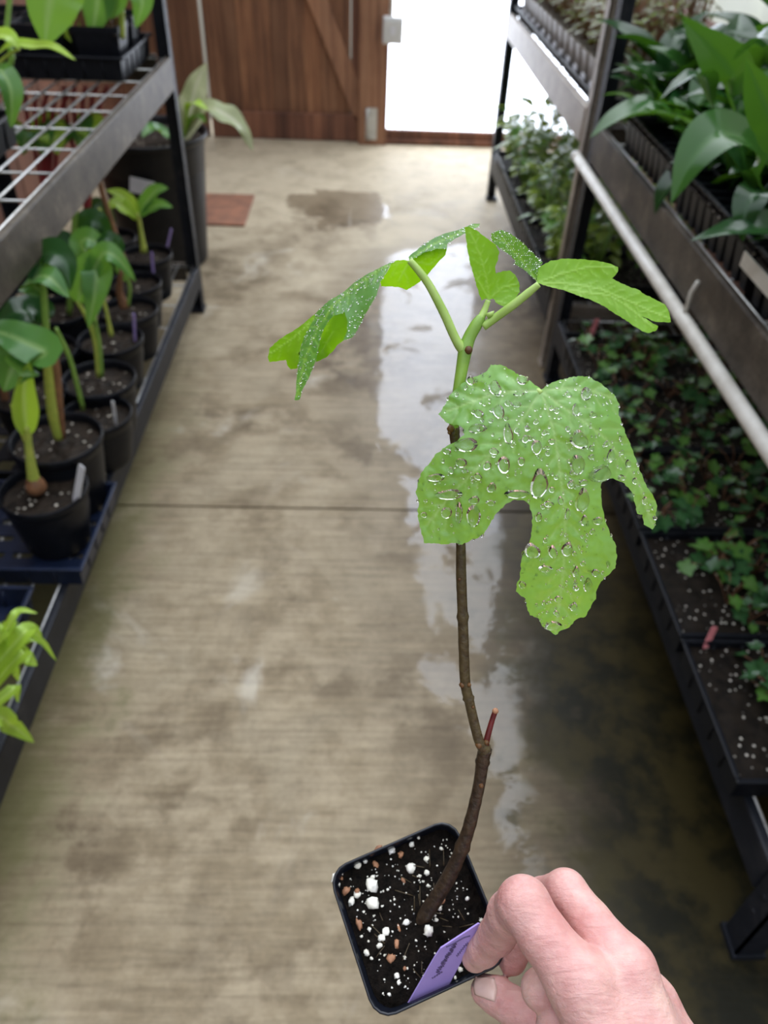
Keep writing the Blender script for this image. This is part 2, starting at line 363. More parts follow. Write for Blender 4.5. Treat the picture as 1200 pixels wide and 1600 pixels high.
M['bud'] = plain('brown_bud', (0.17, 0.08, 0.025), (0.09, 0.035, 0.012), 200, 0.4)
M['stem_y'] = plain('yellow_green_stem', (0.50, 0.54, 0.10), (0.34, 0.44, 0.07), 50, 0.4)
M['stem_g'] = plain('green_stem', (0.24, 0.40, 0.07), (0.16, 0.30, 0.05), 50, 0.4)
M['stem_b'] = plain('brown_stem', (0.28, 0.13, 0.06), (0.13, 0.06, 0.03), 60, 0.5)
M['stem_r'] = plain('red_stem', (0.42, 0.05, 0.06), (0.22, 0.03, 0.035), 40, 0.4)
M['fig'] = leafmat('fig_leaf', (0.20, 0.46, 0.095), (0.25, 0.46, 0.03), (0.46, 0.68, 0.22), 0.36, (0.55, 0.85, 0.03), 0.3, 60, 0.65)
M['fig_young'] = leafmat('fig_leaf_young', (0.09, 0.26, 0.06), (0.19, 0.42, 0.010), (0.36, 0.62, 0.08), 0.42, (0.38, 0.76, 0.008), 0.35, 60)
M['leaf_mid'] = leafmat('leaf_mid_green', (0.075, 0.215, 0.05), (0.16, 0.32, 0.06), (0.30, 0.46, 0.15), 0.3, (0.30, 0.58, 0.04), 0.22, 12)
M['leaf_lime'] = leafmat('leaf_lime', (0.36, 0.56, 0.06), (0.38, 0.58, 0.08), (0.55, 0.70, 0.2), 0.3, (0.6, 0.85, 0.05), 0.35, 12)
M['leaf_dark'] = leafmat('leaf_dark_green', (0.012, 0.050, 0.014), (0.03, 0.10, 0.02), (0.03, 0.09, 0.025), 0.18, (0.09, 0.26, 0.015), 0.20, 9)
M['leaf_lily'] = leafmat('leaf_lily', (0.030, 0.105, 0.020), (0.05, 0.15, 0.022), (0.055, 0.155, 0.03), 0.22, (0.14, 0.34, 0.02), 0.20, 9)
M['leaf_ivy'] = leafmat('leaf_ivy', (0.030, 0.098, 0.034), (0.05, 0.14, 0.035), (0.09, 0.20, 0.07), 0.2, (0.10, 0.28, 0.03), 0.25, 30)
M['leaf_ivy2'] = leafmat('leaf_ivy_bright', (0.085, 0.225, 0.035), (0.12, 0.26, 0.05), (0.18, 0.33, 0.09), 0.25, (0.22, 0.48, 0.04), 0.28, 30)
M['leaf_olive'] = leafmat('leaf_olive', (0.15, 0.24, 0.025), (0.19, 0.28, 0.04), (0.3, 0.36, 0.10), 0.30, (0.42, 0.58, 0.05), 0.26, 30)
M['leaf_brown'] = leafmat('leaf_brownish', (0.13, 0.13, 0.045), (0.16, 0.15, 0.06), (0.2, 0.2, 0.1), 0.25, (0.30, 0.30, 0.08), 0.4, 30)
M['leaf_var'] = leafmat('leaf_variegated', (0.34, 0.40, 0.20), (0.50, 0.48, 0.38), (0.62, 0.60, 0.45), 0.3, (0.65, 0.65, 0.40), 0.35, 30)

def mat_water():
    m, nt, b = newmat('water_drop'); b.inputs['Base Color'].default_value = (1, 1, 1, 1)
    b.inputs['Transmission Weight'].default_value = 1; b.inputs['Roughness'].default_value = 0.0; b.inputs['IOR'].default_value = 1.33
    return m
M['water'] = mat_water()
def mat_skin():
    m, nt, b = newmat('skin'); L = nt.links.new; p = pos(nt)
    a = noise_tex(nt, 38, 4, 0.55, p); c = noise_tex(nt, 160, 4, 0.6, p); e = noise_tex(nt, 520, 3, 0.6, p)
    col = ramp(nt, a.outputs[0], [(0.3, (0.60, 0.285, 0.265)), (0.52, (0.69, 0.40, 0.365)), (0.72, (0.75, 0.51, 0.435))])
    col = mixc(nt, 0.35, col, ramp(nt, c.outputs[0], [(0.3, (0.78, 0.62, 0.6)), (0.6, (1, 1, 1))]), 'MULTIPLY')
    L(col, b.inputs['Base Color']); b.inputs['Roughness'].default_value = 0.46
    b.inputs['Subsurface Weight'].default_value = 0.35; b.inputs['Subsurface Radius'].default_value = (1.0, 0.35, 0.2); b.inputs['Subsurface Scale'].default_value = 0.004
    mp = node(nt, 'ShaderNodeMapping'); mp.inputs['Rotation'].default_value = (0.3, 0.5, 0.9); mp.inputs['Scale'].default_value = (60, 330, 200); L(p, mp.inputs[0])
    wr = noise_tex(nt, 1.0, 3, 0.5, mp.outputs[0], 0.5)
    bump(nt, b, math_(nt, 'ADD', math_(nt, 'MULTIPLY', wr.outputs[0], 1.1), math_(nt, 'ADD', c.outputs[0], math_(nt, 'MULTIPLY', e.outputs[0], 0.35))), 0.6, 0.0012)
    return m
M['skin'] = mat_skin()
M['nail'] = plain('nail', (0.80, 0.58, 0.50), (0.72, 0.48, 0.42), 90, 0.28)

# ------------------------------------------------------------------ setting
YW = 4.92
def structure(o): o['kind'] = 'structure'; return o
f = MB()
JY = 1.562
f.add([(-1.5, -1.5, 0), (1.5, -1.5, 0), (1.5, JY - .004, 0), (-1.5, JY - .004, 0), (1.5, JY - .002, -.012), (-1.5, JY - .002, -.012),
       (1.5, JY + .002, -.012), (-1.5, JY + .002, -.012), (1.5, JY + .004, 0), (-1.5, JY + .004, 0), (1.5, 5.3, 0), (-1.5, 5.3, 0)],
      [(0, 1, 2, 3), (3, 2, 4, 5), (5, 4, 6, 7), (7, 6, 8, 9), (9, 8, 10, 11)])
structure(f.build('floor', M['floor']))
WH = 3.2
# boarded fence left of the gate
f = MB(); x = -1.5
while x < -0.925:
    x1 = min(x + 0.0895, -0.925); f.box(x, x1, YW + .03, YW + .05 + RND.uniform(0, .004), 0.0, WH); x += 0.0914
f.box(-1.5, -0.925, YW + .0, YW + .03, 0.02, 0.15)
structure(f.build('wall_back', M['gate']))
# gate
door = structure(empty('door_1', (-0.46, YW, 0)))
f = MB(); x = -0.905
while x < -0.115:
    x1 = min(x + 0.0914, -0.097); f.box(x, x1 - .0015, YW + .03, YW + .052 + RND.uniform(0, .004), 0.01, WH); f.box(x1 - .004, x1 + .004, YW + .045, YW + .06, 0.01, WH if x1 < -.1 else .43); x += 0.0914
f.box(-.091, -.052, YW + .03, YW + .054, .01, WH)
def to_door(o): o.parent = door; o.matrix_parent_inverse = Matrix.Translation((0.46, -YW, 0)); return o
to_door(f.build('plank_panel', M['gate']))
to_door(bevel(MB().box(-0.905, -0.052, YW - .005, YW + .029, 0.004, 0.145).build('bottom_rail', M['gate_dark']), .003))
f = MB(); mt = Matrix.Translation((-0.17, YW + .012, 0.47)) @ Matrix.Rotation(math.radians(-24), 4, 'Y')
f.box(-.05, .05, -.017, .017, -.36, 1.4, mt); to_door(bevel(f.build('diagonal_brace', M['post_wood']), .003))
to_door(bevel(MB().box(-0.088, -0.053, YW - .004, YW + .029, 0.145, WH).build('edge_batten', M['gate_dark']), .003))
f = MB().box(-.004, .062, YW - .06, YW - .054, 0.03, 0.2).tube([(.006, YW - .06, .03), (.006, YW - .06, .2)], .008)
for zz in (.05, .09, .14, .18):
    for xx in (.028, .05): f.tube([(xx, YW - .054, zz), (xx, YW - .063, zz)], .005)
h = to_door(f.build('hinge', M['steel'])); h['label'] = 'pale steel strap hinge'
f = MB().box(-.045, .118, YW - .054, YW + .06, 0, WH); f.box(-.052, -.01, YW - .03, YW + .02, 0, WH)
structure(bevel(f.build('trim_1', M['post_wood']), .004))
f = MB().box(.118, 1.5, YW - .03, YW + .05, 0.0, 0.03).box(.118, 1.5, YW - .01, YW + .05, 0.03, 0.075)
structure(bevel(f.build('trim_2', M['gate_dark']), .004))
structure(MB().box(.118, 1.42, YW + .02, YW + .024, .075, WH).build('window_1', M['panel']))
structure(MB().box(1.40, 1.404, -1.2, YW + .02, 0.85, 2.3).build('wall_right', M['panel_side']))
structure(MB().box(1.395, 1.42, -1.2, YW + .02, 0.0, .85).build('trim_3', M['gate_dark']))
f = MB(); y = -1.2
while y < YW + .02:
    f.box(-1.42, -1.395 + RND.uniform(0, .004), y, y + .128, 0.0, 2.3); y += .131
structure(f.build('wall_left', M['gate_dark']))

o = empty('electrical_box', (.135, YW - .08, .53), 'small white electrical box with conduit on the wooden post', 'electrical box')
bevel(MB().box(-.055, .055, -.03, .026, 0, .125).build('box_body', M['box'], o), .006)
bevel(MB().box(-.045, .045, -.036, -.03, .012, .113).build('cover_plate', M['box'], o), .003)
MB().box(-.012, .012, -.040, -.036, .045, .08).build('switch', M['white'], o)
MB().tube([(-.012, 0, .125), (-.012, 0, 1.5)], .011, 10).build('conduit', M['pvc'], o)

o = bevel(MB().box(-.16, .16, -.20, .20, 0, .012).build('paving_slab', M['slab']), .004)
o.location = (-.71, 3.73, 0); tag(o, 'flat rust-brown slab lying on the concrete beyond the large black pot', 'slab')

# ------------------------------------------------------------------ racks
def post_mesh(sx, sy, h, w=.045):
    f = MB(); t = .004
    f.box(0, sx * w, 0, sy * t, 0, h); f.box(0, sx * t, 0, sy * w, 0, h)
    z = .12
    while z < h - .05:
        f.tube([(sx * w * .55, sy * -.0006, z), (sx * w * .55, sy * t * .5, z)], .0055, 8); f.tube([(sx * -.0006, sy * w * .55, z), (sx * t * .5, sy * w * .55, z)], .0055, 8); z += .05
    f.box(-sx * .004, sx * (w + .006), -sy * .004, sy * (w + .006), 0, .012)
    return f
def deck(x0, x1, y0, y1, z):
    f = MB(); n = max(2, round((x1 - x0) / .056)); m = max(2, round((y1 - y0) / .155))
    for i in range(n + 1): xx = x0 + (x1 - x0) * i / n; f.tube([(xx, y0, z), (xx, y1, z)], .0032, 6)
    for j in range(m + 1): yy = y0 + (y1 - y0) * j / m; f.tube([(x0, yy, z - .006), (x1, yy, z - .006)], .0026, 6)
    return f
def rack(label, xf, xb, y0, y1, levels, matr, h=1.75, corner=None):
    s = 1 if xb > xf else -1
    r = empty('steel_rack', ((xf + xb) / 2, (y0 + y1) / 2, 0), label, 'shelving rack', 'steel racks along the aisle')
    L = Matrix.Translation((-(xf + xb) / 2, -(y0 + y1) / 2, 0))
    def part(f, n, m):
        o = f.build(n, m, r); o.matrix_parent_inverse = L; return o
    for (x, sx) in ((xf, s), (xb, -s)):
        for (y, sy) in ((y0, 1), (y1, -1)):
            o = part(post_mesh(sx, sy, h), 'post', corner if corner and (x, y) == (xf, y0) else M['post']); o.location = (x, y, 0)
    for (z0, z1) in levels:
        a, b = (xf - s * .003, xf + s * .014)
        for (p, q) in ((a, b), (xb + s * .003, xb - s * .014)):
            f = MB(); lo, hi = min(p, q), max(p, q)
            f.box(lo, hi, y0 + .047, y1 - .047, z0, z1)
            w = (hi + (.016 if p > q else 0), lo - (.016 if p < q else 0))
            bevel(part(f, 'rail', matr if z0 > .5 else M['post']), .004)  # lower rails go black: shade under the shelves put into the colour
        f = MB(); f.box(min(xf + s * .05, xb - s * .05), max(xf + s * .05, xb - s * .05), y0 + .004, y0 + .02, z0 + .01, z1); bevel(part(f, 'end_rail', matr), .003)
        f = MB(); f.box(min(xf + s * .05, xb - s * .05), max(xf + s * .05, xb - s * .05), y1 - .02, y1 - .004, z0 + .01, z1); bevel(part(f, 'end_rail', matr), .003)
        part(deck(min(xf + s * .016, xb - s * .016), max(xf + s * .016, xb - s * .016), y0 + .022, y1 - .022, z1 - .004), 'wire_deck', M['wire'])
    return r
rack('dark steel rack with worn rails holding round pots left of the aisle', -.60, -1.24, .50, 2.72, [(.10, .177), (.75, .84)], M['rail'])
rack('dark steel rack at right with the white pipe along its upper rail', .62, 1.28, .46, 2.27, [(.15, .228), (.705, .80)], M['rail'])
rack('far right steel rack with a pale worn rail before the bright panel', .62, 1.28, 2.33, 4.02, [(.15, .228), (.715, .81)], M['rail_pale'], corner=M['rail_pale'])  # near post pale as well: light falling on it put into its colour

o = empty('plastic_pipe', (.606, .5, .69), 'white plastic pipe fixed along the upper rail of the right rack', 'pipe')
MB().tube([(0, 0, 0), (0, 1.82, 0)], .0135, 16).build('tube', M['pvc'], o)
f = MB().tube([(0, 1.815, 0), (0, 1.84, 0)], [.0145, .0145], 16); f.tube([(0, 1.84, 0), (0, 1.846, 0)], [.0145, .010], 16); f.build('end_cap', M['pvc'], o)
MB().tube([(0, .83, .012), (.004, .84, .05), (.006, .83, .075)], .004, 6).build('tie', M['pvc'], o)

# ------------------------------------------------------------------ trays
def open_tray(name, w, l, h, mat, loc, label, cat='tray', group=None, soil=None, slots=False, soil_h=.012, sub=None):
    r = empty(name, loc, label, cat, group)
    f = MB(); t = .002; b = .012
    def wall(x0, y0, x1, y1, x2, y2, x3, y3):    # bottom a-b, top c-d
        f.add([(x0, y0, 0), (x1, y1, 0), (x2, y2, h), (x3, y3, h)], [(0, 1, 2, 3)])
    W2, L2 = w / 2, l / 2; wi, li = W2 - b, L2 - b
    B = [(-wi, -li), (wi, -li), (wi, li), (-wi, li)]; T = [(-W2 + .008, -L2 + .008), (W2 - .008, -L2 + .008), (W2 - .008, L2 - .008), (-W2 + .008, L2 - .008)]
    for i in range(4):
        j = (i + 1) % 4
        f.add([(*B[i], 0), (*B[j], 0), (*T[j], h), (*T[i], h)], [(0, 1, 2, 3)])
    if not slots: f.add([(*p, 0.001) for p in B], [(0, 1, 2, 3)])
    else:
        n = 9; m = 5
        for i in range(n + 1):
            x = -wi + 2 * wi * i / n; f.box(max(-wi, x - .009), min(wi, x + .009), -li, li, 0, .004)
        for j in range(m + 1):
            y = -li + 2 * li * j / m; f.box(-wi, wi, max(-li, y - .018), min(li, y + .018), 0.0005, .0045)
    # ribs outside
    k = 0
    for i in range(4):
        j = (i + 1) % 4; a, c = Vector((*T[i], h * .9)), Vector((*T[j], h * .9)); n = int((c - a).length / .05)
        for q in range(1, n):
            p = a.lerp(c, q / n); p0 = Vector((*B[i], .004)).lerp(Vector((*B[j], .004)), q / n)
            f.tube([p0, p], .0035, 5)
    f.build('flat', mat, r)
    rm = MB()
    rm.box(-W2, W2, -L2, -L2 + .009, h - .004, h + .003); rm.box(-W2, W2, L2 - .009, L2, h - .004, h + .003)
    rm.box(-W2, -W2 + .009, -L2 + .009, L2 - .009, h - .004, h + .003); rm.box(W2 - .009, W2, -L2 + .009, L2 - .009, h - .004, h + .003)
    bevel(rm.build('rim', mat, r), .002)
    if soil:
        s = MB(); nx, ny = 40, 22; vs = []
        for j in range(ny + 1):
            for i in range(nx + 1):
                x = (-wi - .004 + (2 * wi + .008) * i / nx); y = (-li - .004 + (2 * li + .008) * j / ny)
                vs.append((x, y, h - soil_h + .006 * noise.noise(Vector((x * 40 + loc[0] * 9, y * 40 + loc[1] * 9, 0)))))
        s.add(vs, [(j * (nx + 1) + i, j * (nx + 1) + i + 1, (j + 1) * (nx + 1) + i + 1, (j + 1) * (nx + 1) + i) for j in range(ny) for i in range(nx)], True)
        s.build('soil', soil, r)
    return r

def plug_tray(name, w, l, h, nx, ny, loc, label, group=None, mat=None):
    """deep tray of tapering cells hanging from a flat top sheet"""
    mat = mat or M['black']; r = empty(name, loc, label, 'plug tray', group); f = MB(); c = w / nx; d = l / ny
    for i in range(nx):
        for j in range(ny):
            x = -w / 2 + c * (i + .5); y = -l / 2 + d * (j + .5); a, b = c * .44, d * .44; s = .62
            vs = [(x - a * s, y - b * s, 0), (x + a * s, y - b * s, 0), (x + a * s, y + b * s, 0), (x - a * s, y + b * s, 0),
                  (x - a, y - b, h), (x + a, y - b, h), (x + a, y + b, h), (x - a, y + b, h)]
            f.add(vs, [(3, 2, 1, 0), (0, 1, 5, 4), (1, 2, 6, 5), (2, 3, 7, 6), (3, 0, 4, 7)])
    f.build('cells', mat, r)
    g = MB()
    for i in range(nx + 1): x = -w / 2 + c * i; g.box(x - c * .07, x + c * .07, -l / 2 - .006, l / 2 + .006, h - .002, h + .003)
    for j in range(ny + 1): y = -l / 2 + d * j; g.box(-w / 2 - .006, w / 2 + .006, y - d * .07, y + d * .07, h - .0015, h + .0035)
    bevel(g.build('rim', mat, r), .0015)
    MB().box(-w / 2, w / 2, -l / 2, l / 2, h - .018, h - .014).build('soil', M['soil_tray'], r)
    return r

# right rack, lower shelf: ivy seed trays
TRY = [.745, 1.033, 1.321, 1.609, 1.897, 2.13]
TX = .852
tray_names = ['black seed tray nearest the camera on the right rack, pink tag near its back edge',
              'black seed tray behind the nearest one on the right rack', 'third black seed tray from the near end of the right rack',
              'fourth black seed tray from the near end of the right rack', 'fifth black seed tray of the right rack, by the far pink tag']
for y, lb in zip(TRY[:5], tray_names):
    open_tray('seed_tray', .54, .283, .058, M['black'], (TX, y, .229), lb, group='seed trays on the right lower shelf', soil=M['soil_tray'])

def ivy_leaf(scale, rnd):
    # five-lobed little leaf, in its own plane, petiole end at the origin
    n = 20; pts = []
    for k in range(n):
        a = 2 * math.pi * k / n
        r = 0.62 + 0.30 * abs(math.cos(2.5 * a)) ** 1.5 + (0.20 if k == 0 else 0)
        if k == n // 2: r = .45
        pts.append(((math.cos(a) * r + .62) * scale, math.sin(a) * r * .95 * scale))
    return pts
def ivy_mesh(seed, nleaf, size, spread, upr):
    rnd = random.Random(seed); vs = []; fs = []; mi = []; sm = []; vein = []
    stem = MB()
    for q in range(nleaf):
        az = rnd.uniform(0, 6.28); rr = spread * rnd.uniform(.15, 1); hz = upr * rnd.uniform(.25, 1)
        base = Vector((math.cos(az) * rr, math.sin(az) * rr, hz))
        sc = size * rnd.uniform(.65, 1.2)
        mt = Matrix.Translation(base) @ Matrix.Rotation(az + rnd.uniform(-.8, .8), 4, 'Z') @ Matrix.Rotation(rnd.uniform(-.1, .7), 4, 'Y') @ Matrix.Rotation(rnd.uniform(-.4, .4), 4, 'X')
        pl = ivy_leaf(sc, rnd); k = len(vs)
        c = Vector((sc * .55, 0, 0)); vs.append(mt @ c); vein.append(.6)
        for (x, y) in pl: vs.append(mt @ Vector((x, y, .22 * abs(y) - .25 * max(0, x - sc) ** 1.0 * .6))); vein.append(0)
        for i in range(len(pl)): fs.append((k, k + 1 + i, k + 1 + (i + 1) % len(pl))); mi.append(0 if rnd.random() < .72 else 1); sm.append(True)
        mc = mi[-1]
        for i in range(len(pl)): mi[-1 - i] = mc
        stem.tube([(rnd.uniform(-.004, .004), rnd.uniform(-.004, .004), -.004), base * .5 + Vector((0, 0, hz * .25)), base], .0009, 4)
    k = len(vs); vs += stem.v; fs += [tuple(i + k for i in f_) for f_ in stem.f]; mi += [2] * len(stem.f); sm += stem.sm; vein += [0] * len(stem.v)
    me = bpy.data.meshes.new('ivy_seedling'); me.from_pydata([tuple(v) for v in vs], [], fs); me.update(); set_vein(me, vein)
    for p, a, b in zip(me.polygons, mi, sm): p.material_index = a; p.use_smooth = b
    return me
IVY = []
for s in range(8):
    me = ivy_mesh(100 + s, 6 + s % 4, .0175, .048, .045)
    for m_ in (M['leaf_ivy'], M['leaf_ivy2'], M['stem_b']): me.materials.append(m_)
    IVY.append(me)
for ti, y in enumerate(TRY[:5]):
    for i in range(7):
        for j in range(4):
            px = TX - .205 + i * .072 + RND.uniform(-.018, .018); py = y - .095 + j * .064 + RND.uniform(-.016, .016)
            if ti == 0 and (i < 1 or RND.random() < .25): continue
            if ti == 1 and i < 1: continue
            if RND.random() < .08: continue
            o = bpy.data.objects.new('ivy_seedling', RND.choice(IVY)); COL.objects.link(o)
            o.location = (px, py, .229 + .046); o.rotation_euler = (0, 0, RND.uniform(0, 6.28)); k = RND.uniform(.8, 1.3); o.scale = (k, k, k)
            tag(o, 'small dark ivy seedling rooted in the black seed trays on the right lower shelf', 'seedling', 'ivy seedlings in the right lower trays')

def plant_tag(p0, p1, width, mat, label, name='plant_tag', side=(1, 0, 0), th=.0008):
    p0, p1 = Vector(p0), Vector(p1); ax = (p1 - p0); L = ax.length; ax.normalize(); sd = Vector(side); sd = (sd - ax * sd.dot(ax)).normalized(); nn = sd.cross(ax)
    f = MB(); w = width / 2
    out = [(-w * .3, -.012), (w * .3, -.012), (w, .006), (w, L - .003), (w * .7, L), (-w * .7, L), (-w, L - .003), (-w, .006)]
    vs = [p0 + sd * x + ax * y + nn * s * th for s in (-1, 1) for x, y in out]; n = len(out)
    f.add(vs, [tuple(range(n - 1, -1, -1)), tuple(range(n, 2 * n))] + [(i, (i + 1) % n, n + (i + 1) % n, n + i) for i in range(n)])
    o = f.build(name, mat); return tag(o, label, 'plant tag', 'plant tags stuck in the pots and trays')
plant_tag(atz(1102, 1012, .277), atz(1102, 1012, .277) + Vector((.010, .015, .040)), .013, M['pink'], 'pink plant tag stuck in the near right seed tray', side=(1, .3, 0))
plant_tag(atz(917, 540, .277), atz(917, 540, .277) + Vector((.02, .02, .075)), .014, M['pink'], 'dull pink plant tag beside the black post foot at right', side=(1, .3, 0))

# far right rack, lower shelf: glossy bushes in open trays
BTY = [2.50, 2.80, 3.10, 3.40, 3.70, 3.90]
for k, (y, nm) in enumerate(zip([2.50, 2.79, 3.08, 3.37, 3.66], ('nearest the middle post', 'second from the middle post', 'in the middle', 'second from the bright panel', 'nearest the bright panel'))):
    open_tray('growing_tray', .54, .283, .058, M['black'], (TX + .02, y, .229), 'black tray of glossy plants on the far lower shelf, ' + nm, group='trays on the far right lower shelf', soil=M['soil_tray'])
def bush_mesh(seed, n, ll, lw, rad, hgt, mats):
    rnd = random.Random(seed); vs = []; fs = []; mi = []; vein = []; st = MB()
    for q in range(n):
        az = rnd.uniform(0, 6.28); h = hgt * rnd.uniform(.25, 1); rr = rad * rnd.uniform(.1, 1)
        b = Vector((math.cos(az) * rr * .5, math.sin(az) * rr * .5, h)); L = ll * rnd.uniform(.7, 1.2); dz = rnd.uniform(-.3, .5)
        t = Vector((math.cos(az) * L, math.sin(az) * L, dz * L)); sd = Vector((-math.sin(az), math.cos(az), rnd.uniform(-.4, .4))).normalized() * lw * rnd.uniform(.8, 1.2) * .5
        k = len(vs); N = 5
        for i in range(N + 1):
            u = i / N; w = math.sin(math.pi * (u * .92 + .04)) ** .8; c = b + t * u - Vector((0, 0, .35 * L * u * u))
            vs += [c - sd * w + Vector((0, 0, .15 * lw * w)), c, c + sd * w + Vector((0, 0, .15 * lw * w))]; vein += [0, .6, 0]
        m_ = 0 if rnd.random() < .75 else 1
        for i in range(N):
            a = k + i * 3
            fs += [(a, a + 3, a + 4, a + 1), (a + 1, a + 4, a + 5, a + 2)]; mi += [m_, m_]
        st.tube([(0, 0, -.01), (b.x * .4, b.y * .4, h * .5), b], .0012, 4)
    k = len(vs); vs += st.v; fs += [tuple(i + k for i in f_) for f_ in st.f]; mi += [2] * len(st.f); vein += [0] * len(st.v)
    me = bpy.data.meshes.new('bushy_plant'); me.from_pydata([tuple(v) for v in vs], [], fs); me.update(); set_vein(me, vein)
    for p, a in zip(me.polygons, mi): p.material_index = a; p.use_smooth = True
    for m_ in mats: me.materials.append(m_)
    return me
BU = [bush_mesh(200 + s, 26, .055, .034, .10, .26, (M['leaf_olive'], M['leaf_ivy2'], M['stem_g'])) for s in range(5)]
for y in (2.47, 2.60, 2.73, 2.87, 3.01, 3.15, 3.29, 3.43, 3.57, 3.71, 3.83):
    for i in range(4):
        o = bpy.data.objects.new('bushy_plant', RND.choice(BU)); COL.objects.link(o)
        k = RND.uniform(.75, 1.1); o.scale = (k, k, k * RND.uniform(.7, 1.0)); o.rotation_euler = (0, 0, RND.uniform(0, 6.28))
        o.location = (TX - .18 + i * .125 + RND.uniform(-.02, .02), y + RND.uniform(-.02, .02), .275)
        tag(o, 'bushy plant with shiny oval leaves on the lower shelf of the far right rack', 'plant', 'shiny bushy plants on the far right lower shelf')

# far right rack, upper shelf: small square pots with white labels
def small_pot():
    f = MB(); w, h = .042, .09
    def ring(a, z, c=.01): return [(-a + c, -a, z), (a - c, -a, z), (a, -a + c, z), (a, a - c, z), (a - c, a, z), (-a + c, a, z), (-a, a - c, z), (-a, -a + c, z)]
    vs = ring(w * .78, 0) + ring(w * .96, h - .012) + ring(w, h - .012) + ring(w, h) + ring(w * .93, h) + ring(w * .9, h - .012)
    fs = [tuple(range(7, -1, -1))] + [(i * 8 + k, i * 8 + (k + 1) % 8, (i + 1) * 8 + (k + 1) % 8, (i + 1) * 8 + k) for i in range(5) for k in range(8)]
    f.add(vs, fs); me = f.mesh('square_pot'); return me
SPM = small_pot()
PB = [bush_mesh(300 + s, 40, .035, .014, .07, .20, (M['leaf_brown'], M['leaf_olive'], M['stem_b'])) for s in range(4)]
SPM.materials.append(M['pot_beige'])
LAB = MB().box(-.026, .026, -.0012, .0012, -.011, .011).mesh('label_strip'); LAB.materials.append(M['white'])
SOM = MB().box(-.037, .037, -.037, .037, .074, .077).mesh('soil'); SOM.materials.append(M['soil'])
for k, (y, nm) in enumerate(((2.61, 'beside the middle post'), (3.17, 'in the middle'), (3.70, 'by the bright panel'))):
    open_tray('carry_tray', .40, .54, .03, M['black'], (.835, y, .807), 'black tray of small square pots on the far upper shelf, ' + nm, group='trays on the far right upper shelf')
first = None
for j in range(15):
    for i in range(3):
        y = 2.47 + j * .1; x = .70 + i * .11
        if first is None:
            r = empty('potted_sprig', (x, y, .810)); a = link('square_pot', SPM, None, r); b = link('soil', SOM, None, r); c = link('foliage', PB[0], None, r); c.location = (0, 0, .075); first = r
        else: r = copy_tree(first); r.location = (x, y, .810); [setattr(ch, 'data', RND.choice(PB)) for ch in r.children if ch.name.startswith('foliage')]
        for ch in r.children:
            if ch.name.startswith('foliage'): ch.rotation_euler = (0, 0, RND.uniform(0, 6.28)); ch.scale = (1, 1, .7 + .3 * i)
        tag(r, 'brownish leafy sprig in a small square pot on the far right upper shelf', 'potted plant', 'small square pots on the far right upper shelf')
for j in range(12):
    o = bpy.data.objects.new('label_strip', LAB); COL.objects.link(o); o.rotation_euler = (math.radians(-8), 0, -math.pi / 2); o.location = (.6535, 2.50 + j * .12, .835)
    tag(o, 'white strip label on the front row of small pots, far right upper shelf', 'label', 'white labels on the small pots')

# near right rack, upper shelf: deep plug trays with broad-leaved plants
UZ = .803
for k, (y, nm) in enumerate(((.98, 'nearest the camera'), (1.40, 'in the middle'), (1.82, 'beside the black post'))):
    plug_tray('plug_tray', .46, .40, .085, 8, 10, (.855, y, UZ), 'deep black plug tray, right upper shelf, ' + nm, 'plug trays on the right upper shelf')
f = MB().box(-.001, .001, -.06, .06, -.012, .012); o = f.build('tray_sticker', M['pvc']); o.location = (.607, 1.13, .868); tag(o, 'cream sticker label on the front of the near plug tray', 'label')
def lily_profile(t): return (math.sin(math.pi * min(1, max(0, (t - .28) / .72)) ** .8) if t > .28 else 0.06)
LM = []
for s in range(11):
    rr = random.Random(400 + s); L = rr.uniform(.20, .29); dr = rr.uniform(.3, .9); el = rr.uniform(.55, 1.15) if s < 7 else rr.uniform(.15, .5)
    p = []
    for i in range(6):
        u = i / 5; a = el - dr * 1.5 * u * u
        p.append(Vector((0, 0, 0)) if i == 0 else p[-1] + Vector((math.cos(a), 0, math.sin(a))) * (L / 5))
    me = blade(p, rr.uniform(.06, .09), (0, 0, 1), .35, lily_profile, 7, 'leaf', .05, s); me.materials.append(M['leaf_lily'] if s % 3 == 0 else M['leaf_dark']); LM.append(me)
protos = []
for j, y in enumerate(np.arange(.84, 2.14, .105)):
    for i in range(4):
        x = .69 + i * .115
        r = empty('broad_leaved_plant', (x + RND.uniform(-.02, .02), y + RND.uniform(-.02, .02), UZ + .083), 'dark broad-leaved plant growing in the plug trays on the right upper shelf', 'plant', 'broad-leaved plants on the right upper shelf')
        n = RND.choice((8, 9, 10)); a0 = RND.uniform(0, 6.28)
        for q in range(n):
            az = a0 + q * 6.28 / n + RND.uniform(-.3, .3); out = i == 0 and math.cos(az) < .1
            c = link('leaf', RND.choice(LM[:7] if out else LM), None, r); c.rotation_euler = (RND.uniform(-.25, .25), RND.uniform(-.35, .2), az); k = RND.uniform(.75, 1.15) * (.62 if out else 1) * (1 + .12 * i); c.scale = (k, k, k)
